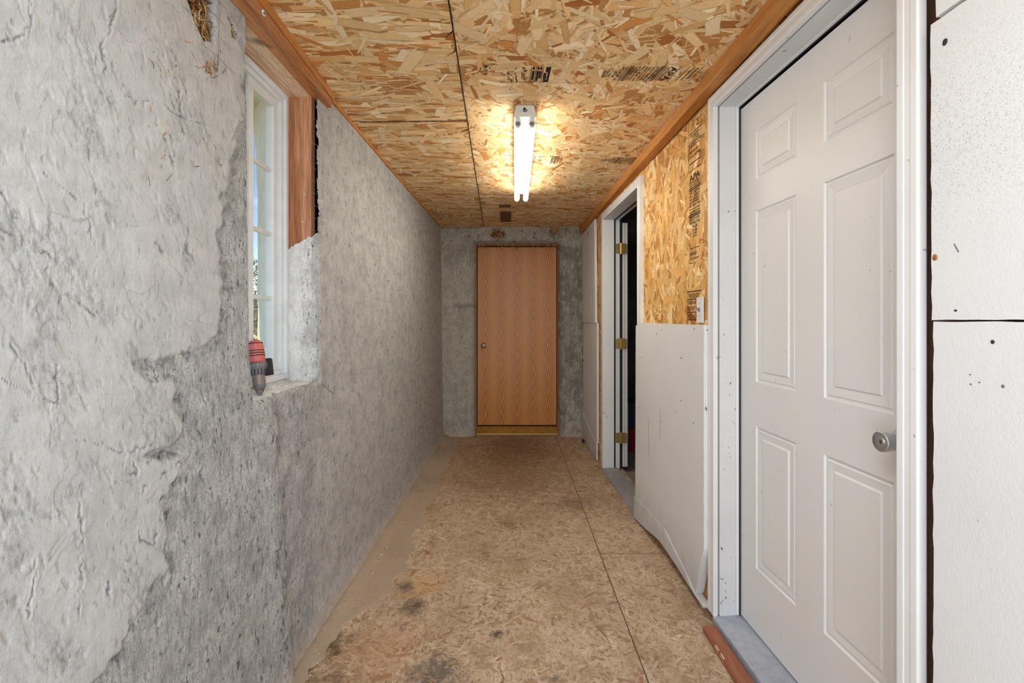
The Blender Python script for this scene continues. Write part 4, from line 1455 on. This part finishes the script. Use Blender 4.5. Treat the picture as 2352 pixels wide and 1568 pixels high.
# ================================================================== insulation boards
def foam(name, label, outline, face_d, thick, mat, loc, seed, jitter=.0015, step=.03, parts=None, const_x=None):
    """board parallel to the wall; outline in (Y, z); face at casing plane + face_d"""
    rng = random.Random(seed)
    def rag(ol):
        out = []
        for (a, b_), (c_, e) in zip(ol, ol[1:] + ol[:1]):
            n = max(1, int(math.hypot(c_ - a, e - b_) / step))
            for k in range(n):
                t_ = k / n
                j = jitter if k else 0
                out.append((a + (c_ - a) * t_ + rng.uniform(-j, j), b_ + (e - b_) * t_ + rng.uniform(-j, j)))
        return out
    fx = (lambda Y: const_x) if const_x is not None else (lambda Y: XC(Y) + face_d)
    root = empty(name, loc, label=label, category='insulation board', group='white foam boards on the right wall')
    for k, ol in enumerate(parts or [outline]):
        r = rag(ol)
        dx = -.006 * k
        MB().prism([(fx(y) + dx, y, z) for y, z in r], [(fx(y) + dx + thick, y, z) for y, z in r]).build('board' if k == 0 else 'broken_edge', mat, root)
    return root, fx


def dots(root, fx, pts, r0=.003, name='screw', mat=M_DARK):
    rng = random.Random(len(pts))
    for Y, z in pts:
        r = r0 * rng.uniform(.7, 1.4)
        MB().lathe((fx(Y) - .0006, Y, z), (-1, .2, 0), [(-.002, r), (0.0006, r * .9), (.001, r * .4)], 9, sx=rng.uniform(.6, 1.3)).build(name, mat, root)


# big near boards, right of door 1 (running out of frame)
yA = .979
f1, fx1 = foam('foam_board', 'large white foam board at right edge, black mould speckles beside the door casing', [(.15, 1.314), (yA - .002, 1.310), (yA, 1.945), (.15, 1.950)], -.001, .024, M_FOAMD, (XC(.6), .6, 1.315), 1)
def near_pt(px, py, d=-.001):
    Y = Yright(px, d); return Y, Zat(py, Y)
dots(f1, fx1, [near_pt(2170, 97), near_pt(2195, 713)], .0045)
dots(f1, fx1, [near_pt(2147, 591)], .008, 'torn_bead', M_BEAML)
Yg, zg_ = near_pt(2197, 568); 
MB().tube([(fx1(Yg) - .0004, Yg + .004, zg_ + .008), (fx1(Yg) - .0006, Yg, zg_), (fx1(Yg) - .0004, Yg - .005, zg_ - .010)], .0012, 5).build('gouge', M_GREY, f1)
f2, fx2 = foam('foam_board', 'tall white foam board at right edge, lower one reaching the floor', [(.15, .004), (yA - .004, .004), (yA - .006, 1.307), (.15, 1.311)], -.001, .024, M_FOAM, (XC(.6), .6, 0), 2)
dots(f2, fx2, [near_pt(2280, 785)], .0045)
dots(f2, fx2, [near_pt(2229, 860), near_pt(2230, 882), near_pt(2250, 878), near_pt(2304, 887)], .0022, 'gouge', M_GREY)
foam('foam_board', 'white foam strip at the upper right corner above the mould-speckled board', [(.15, 1.955), (yA - .012, 1.953), (yA - .012, 2.345), (.15, 2.345)], -.001, .024, M_FOAM, (XC(.6), .6, 1.955), 3)

# wainscot between the doors
dW = -.018
yN, yFf = 2.010, 2.992
crackY = [(2.992, 2.99)]
def wpt(px, py): 
    Y = Yright(px, dW); return Y, max(Zat(py, Y), .004)
cr_l = [wpt(1459, 1138), wpt(1480, 1160), wpt(1500, 1182), wpt(1527, 1213), wpt(1545, 1250), wpt(1575, 1310), wpt(1597, 1362), wpt(1619, 1392)]
bt_l = [wpt(1457, 1189), wpt(1486, 1215), wpt(1517, 1241), wpt(1560, 1305), wpt(1600, 1368), wpt(1617, 1396)]
main_o = [(2.985, 1.275), (2.955, 1.275), (2.950, 1.292), (2.565, 1.290), (2.545, 1.262), (2.530, 1.258), (2.528, 1.290), (yN, 1.288)] + [(yN, .30)] + list(reversed([(y, z + .002) for y, z in cr_l[:-1]]))
low_o = [(y, z - .002) for y, z in cr_l] + list(reversed(bt_l))
f4, fx4 = foam('foam_board', 'white foam wainscot panel with cracked bottom edge between the two white doors', None, dW, .039, M_FOAM, (XC(2.5), 2.5, 0), 4, parts=[main_o, low_o])
o7 = lambda L: [wpt(1450 + x * .185, 720 + y * .185) for x, y in L]
dots(f4, fx4, o7([(317, 250), (783, 190), (377, 198), (130, 547), (620, 552), (105, 1162), (560, 1213), (772, 1355), (377, 1335), (155, 817), (613, 1080), (940, 205)]), .0038)
dots(f4, fx4, o7([(930, 1180), (925, 1172), (935, 1192)]), .006, 'gouge', M_GREY)
p0, p1 = o7([(357, 1160), (357, 1560)])
MB().tube([(fx4(p0[0]), p0[0], p0[1]), (fx4(p1[0]), p1[0], p1[1])], .0012, 5).build('gouge', M_GREY, f4)
MB().tube([(fx4(2.75), 2.74, .72), (fx4(2.74), 2.725, .60), (fx4(2.73), 2.73, .5)], .001, 5).build('gouge', M_GREY, f4)

# far boards beyond door 2
f5, fx5 = foam('foam_board', 'upper white foam board between open doorway and far wall, under the ceiling rail', [(4.30, 1.285), (5.075, 1.285), (5.09, 2.272), (4.34, 2.272)], 0, .022, M_FOAM, (.79, 4.7, 1.29), 5, const_x=.7855)
MB().tube([(.7845, 4.72, 2.20), (.7835, 4.60, 2.205)], .002, 5).build('nail', M_DARK, f5)
MB().tube([(.7845, 4.72, 2.20), (.7845, 4.72, 2.185)], .002, 5).build('nail', M_DARK, f5)
f6, fx6 = foam('foam_board', 'lower white foam board with cracked foot between open doorway and far wall', None, 0, .018, M_FOAM, (.79, 4.7, 0), 6,
               parts=[[(4.235, .16), (4.50, .20), (4.72, .235), (5.06, .30), (5.06, 1.279), (4.235, 1.281)], [(4.235, .006), (5.05, .010), (5.05, .292), (4.72, .229), (4.50, .194), (4.235, .154)]], const_x=.790)
dots(f6, fx6, [(4.95, .95)], .004)
MB().lathe((.795, 5.06, .86), (-1, 0, 0), [(0, .016), (.012, .014), (.014, .008)], 10).build('plug', M_BLACK, f6)

# loose things at the right wall foot
def pebble(name, label, cat, c, r, mat, seed):
    rng = random.Random(seed)
    bm = bmesh.new(); bmesh.ops.create_icosphere(bm, subdivisions=2, radius=1)
    for v in bm.verts:
        v.co = Vector((v.co.x * r[0], v.co.y * r[1], v.co.z * r[2])) * rng.uniform(.9, 1.08)
    zmin = min(v.co.z for v in bm.verts)
    me = bpy.data.meshes.new(name); 
    for v in bm.verts: v.co.z -= zmin
    bm.to_mesh(me); bm.free()
    for p in me.polygons: p.use_smooth = True
    me.materials.append(mat)
    o = bpy.data.objects.new(name, me); o.location = c; COL.objects.link(o)
    return setp(o, label=label, category=cat)
pebble('dark_stone', 'small dark stone on the floor at the foot of the far foam board', 'stone', (.760, 4.86, .0004), (.016, .035, .020), M_DARK, 3)

# brown batten on the floor along door 1's threshold
Yb1 = 1.915
bt = MB().prism([(.800, 1.0, .0004), (.857, 1.0, .0004), (.857, 1.0, .026), (.806, 1.0, .026), (.800, 1.0, .021)],
                [(.803, Yb1, .0004), (.857, Yb1 - .004, .0004), (.857, Yb1 - .004, .026), (.809, Yb1, .026), (.803, Yb1, .021)])
batten = empty('wood_batten', (.83, 1.45, 0), label='reddish brown wooden batten on the floor against the grey threshold', category='board')
bt.build('strip', M_BATTEN, batten, bevel=.0015)
for Y in (1.79, 1.745):
    MB().prism([(.8015, Y - .02, .012), (.8015, Y + .015, .016), (.806, Y + .01, .0263), (.805, Y - .018, .0263)],
               [(.8035, Y - .02, .012), (.8035, Y + .015, .016), (.8085, Y + .01, .0258), (.8075, Y - .018, .0258)]).build('splinter', M_SOFFIT, batten)
tw_ = MB().tube([(.735, 4.07, .005), (.755, 4.05, .006), (.778, 4.055, .006)], .004, 6).build('wood_offcut', M_BATTEN, loc=(.755, 4.06, 0), label='tiny brown wood splinter on the floor at the far casing of the open doorway', category='splinter')

# ================================================================== fluorescent light
LX, LY0, LY1 = .063, 2.20, 3.60
light = empty('fluorescent_light', (LX, 2.9, CEIL), label='lit twin-tube fluorescent batten light on the strand board ceiling', category='light')
lxs = lambda Y: LX + .004 - .002 * Y * 0
def xsec(Y, pts): return [(LX + .010 * (Y - 2.2) / 1.4 + x, Y, CEIL - .0015 - z) for x, z in pts]
HS = [(-.042, 0), (-.054, .050), (-.050, .054), (.050, .054), (.054, .050), (.042, 0)]
MB().prism(xsec(LY0 + .004, HS), xsec(LY1 - .05, HS)).build('housing', M_HOUSING, light, bevel=.002)
HS2 = [(-.043, 0), (-.055, .050), (-.051, .055), (.051, .055), (.055, .050), (.043, 0)]
ep = MB().prism(xsec(LY0, HS2), xsec(LY0 + .006, HS2)).build('end_plate', M_HOUSING, light, bevel=.001)
MB().lathe((LX, LY0, CEIL - .026), (0, -1, 0), [(0, .012), (.001, .011)], 16, sx=.8).build('knockout_hole', M_GREY, ep)
MB().lathe((LX - .003, LY0 - .001, CEIL - .018), (0, -1, 0), [(0, .006), (.004, .004)], 7).build('wire_nut', M_BLACK, ep)
for sx, sz in ((-.022, .030), (.022, .026), (.026, .034)):
    MB().lathe((LX + sx, LY0, CEIL - sz), (0, -1, 0), [(0, .0016), (.0006, .0014)], 8).build('screw', M_GREY, ep)
for sd in (-1, 1):
    for Y, fl in ((LY0 + .010, 1), (LY1 - .062, -1)):
        x = LX + .010 * (Y - 2.2) / 1.4 + sd * .034
        ring = []
        zc = CEIL - .086
        for k in range(9):
            q = math.pi * k / 8
            ring.append((x - .0165 * math.cos(q), zc - .0165 * math.sin(q)))
        ring = [(x - .012, CEIL - .055)] + ring + [(x + .012, CEIL - .055)]
        so_ = MB().prism([(a, Y, z) for a, z in ring], [(a, Y + .012, z) for a, z in ring]).build('lamp_holder', M_GREYB if False else M_HOUSING, light)
        if fl > 0:
            MB().lathe((x, Y, zc), (0, -1, 0), [(0, .011), (.0006, .010)], 16).build('rotor', M_GREY, so_)
    xa, xb_ = LX + sd * .034, LX + .010 + sd * .034
    zc = CEIL - .086
    d = Vector((xb_ - xa, LY1 - LY0, 0))
    L = d.length
    MB().lathe((xa, LY0 + .024, zc), d, [(0, .014), (.002, .0175), (.016, .019), (L - .05, .019), (L - .035, .0175), (L - .03, .013), (L - .028, .006)], 24).build('tube', M_TUBE, light, smooth=True)

# ================================================================== light switch
sY, sZ0 = Yright(1609, .020), 0
s_x = XO(sY)
zc = Zat(711.5, sY)
switch = empty('light_switch', (s_x, sY, zc), label='white toggle light switch on the strand board beside the near door casing', category='light switch')
pl = [(sY - .035, zc - .060), (sY + .035, zc - .060), (sY + .035, zc + .060), (sY - .035, zc + .060)]
MB().box(s_x - .009, s_x - .0022, sY - .035, sY + .035, zc - .060, zc + .060).build('plate', M_PLASTIC, switch, bevel=.002)
MB().hexa([(s_x - .009, sY - .005, zc - .010), (s_x - .020, sY - .004, zc + .001), (s_x - .020, sY + .004, zc + .001), (s_x - .009, sY + .005, zc - .010),
           (s_x - .009, sY - .005, zc + .010), (s_x - .019, sY - .004, zc + .009), (s_x - .019, sY + .004, zc + .009), (s_x - .009, sY + .005, zc + .010)]).build('toggle', M_GREY, switch)
for q in (-.03, .03):
    MB().lathe((s_x - .009, sY, zc + q), (-1, 0, 0), [(0, .0032), (.001, .0026)], 10).build('screw', M_GREY, switch)

# ================================================================== window
window_1 = empty('window_1', (-1.0, 1.66, SILL), kind='structure', label='white vinyl slider window with grille bars in deep plaster reveal')
WZ0, WZ1, WY0, WY1 = 1.058, 2.283, 1.33, 1.982
def bars(nm, x0, x1, y0, y1, z0, z1, wd, mat, parent, bev=.003):
    MB().box(x0, x1, y0, y1, z0, z0 + wd).build(nm, mat, parent, bevel=bev)
    MB().box(x0, x1, y0, y1, z1 - wd, z1).build(nm, mat, parent, bevel=bev)
    MB().box(x0, x1, y0, y0 + wd, z0 + wd, z1 - wd).build(nm, mat, parent, bevel=bev)
    MB().box(x0, x1, y1 - wd, y1, z0 + wd, z1 - wd).build(nm, mat, parent, bevel=bev)
bars('frame', -1.055, -.972, WY0, WY1, WZ0, WZ1, .022, M_VINYL, window_1)
bars('frame', -1.055, -.985, WY0 + .022, WY1 - .022, WZ0 + .022, WZ1 - .022, .018, M_VINYL, window_1)
def sash(y0, y1, x0, x1):
    s = MB().box(x0, x1, y0, y1, WZ0 + .04, WZ0 + .075).build('sash', M_VINYL, window_1, bevel=.003)
    MB().box(x0, x1, y0, y1, WZ1 - .075, WZ1 - .04).build('rail', M_VINYL, s, bevel=.003)
    MB().box(x0, x1, y0, y0 + .034, WZ0 + .075, WZ1 - .075).build('stile', M_VINYL, s, bevel=.003)
    MB().box(x0, x1, y1 - .034, y1, WZ0 + .075, WZ1 - .075).build('stile', M_VINYL, s, bevel=.003)
    xm = (x0 + x1) / 2
    g = MB().box(xm + .006, xm + .009, y0 + .03, y1 - .03, WZ0 + .07, WZ1 - .07).build('pane', M_GLASS, s)
    g2 = MB().box(xm - .012, xm - .009, y0 + .03, y1 - .03, WZ0 + .07, WZ1 - .07).build('pane', M_GLASS, s)
    H = WZ1 - WZ0 - .15
    for k in (1, 2, 3):
        z = WZ0 + .075 + H * k / 4
        MB().box(xm - .007, xm + .004, y0 + .03, y1 - .03, z - .009, z + .009).build('grille_bar', M_VINYL, s, bevel=.002)
sash(1.728, WY1 - .04, -1.030, -1.000)
sash(WY0 + .04, 1.765, -1.052, -1.033)

# splayed outside reveal of the thick wall (rounded at the top)
nu, nv = 60, 10
uu, vv = np.meshgrid(np.linspace(0, 1, nu), np.linspace(0, 1, nv), indexing='ij')
def collar(u, v):
    """u runs up the far side, over the top, down the near side; v goes outwards"""
    yi0, yi1, zi0, zi1 = WY0 - .0, WY1 + .004, WZ0 - .02, WZ1 + .004
    r = .16 * v
    fl = .50 * v ** 1.3
    A = np.array
    # path: far side bottom->top, top far->near, near top->bottom
    a = np.clip(u * 3, 0, 1); b_ = np.clip(u * 3 - 1, 0, 1); c_ = np.clip(u * 3 - 2, 0, 1)
    arch = np.sin(np.pi * np.clip(b_, 0, 1))
    y = yi1 + fl - b_ * (yi1 - yi0 + 2 * fl)
    z = zi0 - .1 * v + a * (zi1 + .05 * v - zi0 + .1 * v) - c_ * (zi1 - zi0 + .1 * v)
    rc = sstep(.10, .0, np.abs(u - 1 / 3)) + sstep(.10, .0, np.abs(u - 2 / 3))
    y = y - .05 * v * rc * (u < .5) + .05 * v * rc * (u > .5)
    z = z - .03 * v * rc
    x = -1.056 - .30 * v
    return x + .006 * fbm(u * 30, v * 4, 3, 601), y, z
cx_, cy_, cz_ = collar(uu, vv)
MBo = mesh_obj('outer_reveal', np.stack([cx_, cy_, cz_], -1).reshape(-1, 3), grid_faces(nu, nv), M_STUCCO_OUT, wall_left, smooth=True, label='pale weathered outside reveal seen through the glass')
sm = MBo.modifiers.new('thickness', 'SOLIDIFY'); sm.thickness = .03; sm.offset = 0
# outer wall skin beside the reveal so that daylight does not leak in
b = MB()
b.box(-1.40, -1.36, 2.75, 6.0, -.3, 2.6); b.box(-1.40, -1.36, -1.0, .78, -.3, 2.6)
b.box(-1.40, -1.36, .78, 2.75, -.3, .93); b.box(-1.40, -1.36, .78, 2.75, 2.45, 2.9)
b.build('outer_skin', M_STUCCO_OUT, wall_left)
MB().box(-1.5, 1.4, -2.8, 5.5, 2.52, 2.6).build('roof_sun_block', M_DARKWOOD, ceiling)  # unseen roof, extended behind the photographer to block the sun

# ================================================================== cordless drill on the sill
tip = Vector((-.884, 1.598, 1.046)); rear = Vector((-.918, 1.622, 1.240))
ax = (rear - tip).normalized()
drill = empty('cordless_drill', tuple(tip), label='red and grey cordless drill standing chuck-down on the window sill', category='drill')
hd = (Vector((-.30, .95, -.10)) - ax * Vector((-.30, .95, -.10)).dot(ax)).normalized()
MB().lathe(tip, ax, [(0, .0055), (.008, .0065), (.009, .0115), (.016, .013), (.020, .016)], 20).build('bit_socket', M_GREYB, drill, smooth=False)
ck = MB().lathe(tip + ax * .019, ax, [(0, .013), (.004, .017), (.016, .0208), (.018, .0200), (.020, .0205), (.052, .0210), (.054, .0195)], 28).build('chuck', M_GREYB, drill, smooth=False, label='taupe keyless chuck')
MB().lathe(tip + ax * .022, ax, [(0, .0145), (.004, .0190), (.014, .0212)], 28).build('chuck_collar', M_GREY, ck)
cl = MB().lathe(tip + ax * .0725, ax, [(0, .0215), (.002, .0242), (.022, .0250), (.0225, .0262), (.040, .0262), (.043, .0250)], 28).build('clutch_ring', M_GREY, drill)
for k in range(14):
    q = 2 * math.pi * k / 14
    e1 = ax.orthogonal().normalized(); e2 = ax.cross(e1)
    rv = e1 * math.cos(q) + e2 * math.sin(q)
    c0 = tip + ax * .083 + rv * .0245
    MB().lathe(c0 - ax * .008, ax, [(0, .0018), (.016, .0018)], 6).build('grip_rib', M_BLACK, cl)
    MB().lathe(tip + ax * .105 + rv * .0258, rv, [(0, .0016), (.0008, .0014)], 6).build('dial_dot', M_PLASTIC, cl)
body = MB().lathe(tip + ax * .1155, ax, [(0, .0255), (.004, .0270), (.020, .0275), (.058, .0262), (.072, .0230), (.080, .015)], 28, ref=hd, sx=1.15).build('motor_housing', M_RED, drill, smooth=True, label='red motor housing with dark vents')
e2 = ax.cross(hd)
for k in range(6):
    c0 = tip + ax * (.140 + .009 * k) - hd * .012
    for s_ in (-1, 1):
        MB().lathe(tip + ax * (.138 + .0088 * k), ax, [(0, .0284 - .0007 * k), (.003, .0284 - .0007 * k)], 24, ref=hd, sx=1.15).build('vent_rib', M_BLACK, body) if s_ > 0 else None
sp_ = MB()
sp_.hexa([tip + ax * .128 + hd * .024 + e2 * -.020, tip + ax * .128 + hd * .036 + e2 * -.016, tip + ax * .128 + hd * .036 + e2 * .016, tip + ax * .128 + hd * .024 + e2 * .020,
          tip + ax * .186 + hd * .010 + e2 * -.018, tip + ax * .190 + hd * .026 + e2 * -.013, tip + ax * .190 + hd * .026 + e2 * .013, tip + ax * .186 + hd * .010 + e2 * .018])
sp_.build('side_panel', M_GREY, drill, bevel=.004)
hp = [tip + ax * .138 + hd * .020, tip + ax * .130 + hd * .052, tip + ax * .118 + hd * .085, tip + ax * .112 + hd * .108]
hm = MB()
rings = []
for p, (r1, r2) in zip(hp, ((.022, .016), (.019, .0155), (.018, .015), (.021, .017))):
    rings.append([p + ax * (r1 * math.cos(2 * math.pi * k / 12)) + e2 * (r2 * math.sin(2 * math.pi * k / 12)) for k in range(12)])
vs, fs = [q for r in rings for q in r], []
for j in range(3):
    for k in range(12):
        fs.append((j * 12 + k, j * 12 + (k + 1) % 12, j * 12 + 12 + (k + 1) % 12, j * 12 + 12 + k))
fs += [tuple(range(11, -1, -1)), tuple(range(36, 48))]
hm.add(vs, fs)
hm.build('handle', M_GREY, drill, smooth=True)
tg = MB().lathe(tip + ax * .112 + hd * .046, hd, [(0, .006), (.006, .010), (.018, .010), (.024, .006)], 12)
tg.build('trigger', M_RED, drill, smooth=True)
bb = tip + ax * .108 + hd * .118
MB().hexa([bb - ax * .032 - e2 * .026 - hd * .010, bb + ax * .032 - e2 * .026 - hd * .010, bb + ax * .032 + e2 * .026 - hd * .010, bb - ax * .032 + e2 * .026 - hd * .010,
           bb - ax * .032 - e2 * .026 + hd * .022, bb + ax * .032 - e2 * .026 + hd * .022, bb + ax * .032 + e2 * .026 + hd * .022, bb - ax * .032 + e2 * .026 + hd * .022]).build('battery', M_BLACK, drill, bevel=.004)

# ================================================================== store room behind door 2
b = lambda x0, x1, y0, y1, z0, z1, nm, mt: MB().box(x0, x1, y0, y1, z0, z1).build(nm, mt, loc=((x0 + x1) / 2, (y0 + y1) / 2, z0), kind='structure')
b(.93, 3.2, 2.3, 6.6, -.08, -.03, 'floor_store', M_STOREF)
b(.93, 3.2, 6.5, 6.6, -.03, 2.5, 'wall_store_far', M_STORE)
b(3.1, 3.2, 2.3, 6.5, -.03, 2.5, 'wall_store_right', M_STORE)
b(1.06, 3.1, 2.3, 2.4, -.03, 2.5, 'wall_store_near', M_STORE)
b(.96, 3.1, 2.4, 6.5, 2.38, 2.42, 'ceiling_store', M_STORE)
def crate(name, label, x0, x1, y0, y1, z0, z1, mat):
    root = empty(name, ((x0 + x1) / 2, (y0 + y1) / 2, z0), label=label, category='crate')
    t_ = .006
    MB().box(x0, x1, y0, y0 + t_, z0, z1).box(x0, x1, y1 - t_, y1, z0, z1).box(x0, x0 + t_, y0 + t_, y1 - t_, z0, z1).box(x1 - t_, x1, y0 + t_, y1 - t_, z0, z1).box(x0 + t_, x1 - t_, y0 + t_, y1 - t_, z0, z0 + t_).build('body', mat, root, bevel=.002)
    MB().box(x0 - .006, x1 + .006, y0 - .008, y0 + .001, z1 - .02, z1).build('rim', mat, root)
    for k in range(5):
        x = x0 + (x1 - x0) * (k + .5) / 5
        MB().box(x - .006, x + .006, y0 - .005, y0, z0 + .01, z1 - .02).build('rib', mat, root)
    MB().box(x0 - .005, x0, y0 - .004, y1, z0 + (z1 - z0) * .5, z0 + (z1 - z0) * .56).build('rib', mat, root)
crate('storage_crate', 'dark red plastic crate standing on the dim store room floor', 1.19, 1.56, 4.62, 4.98, -.0295, .205, M_REDC)
crate('storage_crate', 'dark blue plastic crate stacked on the red crate', 1.185, 1.56, 4.62, 4.98, .2055, .47, M_BLUE)

# ================================================================== outside the window
b(-30, -1.41, -6, 40, -.6, -.4, 'ground_outside', speckle('dry_grass', srgb(150, 138, 96), srgb(96, 90, 56), .95, .7, 3))
def shrub(name, label, cat, c, h, rx, n, mats, seed, trunk=.05, group=None):
    rng = random.Random(seed)
    root = empty(name, c, label=label, category=cat, group=group)
    m = MB()
    cv = Vector(c)
    m.tube([cv, cv + Vector((.03 * h, 0, h * .35)), cv + Vector((0, .02 * h, h * .7))], trunk * h * .3, 6)
    for k in range(10):
        q = rng.uniform(0, 6.28); z = rng.uniform(.25, .7) * h
        m.tube([cv + Vector((0, 0, z)), cv + Vector((math.cos(q) * rx * .4, math.sin(q) * rx * .4, z + .12 * h)), cv + Vector((math.cos(q) * rx * .8, math.sin(q) * rx * .8, z + .25 * h))], trunk * h * .1, 4)
    m.build('stem', M_DARKWOOD, root)
    for mt, part in mats:
        vs, fs = [], []
        for i in range(int(n * part)):
            q = rng.uniform(0, 6.28); r = rx * math.sqrt(rng.random()); t_ = rng.random()
            env = math.sin(math.pi * min(.95, .15 + .85 * t_)) * .8 + .2
            p = cv + Vector((math.cos(q) * r * env, math.sin(q) * r * env, h * (.12 + .9 * t_)))
            a = Vector((rng.gauss(0, 1), rng.gauss(0, 1), rng.gauss(0, .6))).normalized(); s = rng.uniform(.02, .05) * (h / 2) ** .5
            b2 = a.orthogonal().normalized() * s * .5
            k = len(vs); vs += [p - a * s, p + b2, p + a * s, p - b2]; fs.append((k, k + 1, k + 2, k + 3))
        mesh_obj('foliage', vs, fs, mt, root, kind='stuff')
    return root
L1, L2, L3 = plain('olive_leaf', srgb(104, 112, 70), .7), plain('yellow_leaf', srgb(206, 190, 110), .7), plain('brown_leaf', srgb(120, 96, 74), .8)
shrub('shrub', 'brown bush with yellow leaves close outside the window', 'shrub', (-2.75, 4.75, -.4), 1.75, .8, 2600, [(L3, .55), (L1, .25), (L2, .2)], 1)
shrub('shrub', 'grey-brown bush further from the window behind the yellow-leaved one', 'shrub', (-4.5, 7.9, -.4), 2.1, 1.4, 3000, [(L3, .6), (L1, .4)], 2)
shrub('tree', 'dark green tree on the skyline outside the window', 'tree', (-8.4, 14.8, -.4), 3.6, 2.0, 3600, [(L1, .8), (L3, .2)], 3)

# ================================================================== end of the corridor behind the photographer: unseen end wall, doorway opening added for the fill light
b_ = MB()
b_.box(-.95, -.78, -.84, -.80, 0, CEIL).box(.78, 1.1, -.84, -.80, 0, CEIL).box(-.78, .78, -.84, -.80, 2.42, 2.5)
b_.build('wall_behind', M_PLASTER, loc=(0, -.82, 0), kind='structure')

bpy.data.objects.remove(_fo)
bpy.context.view_layer.update()
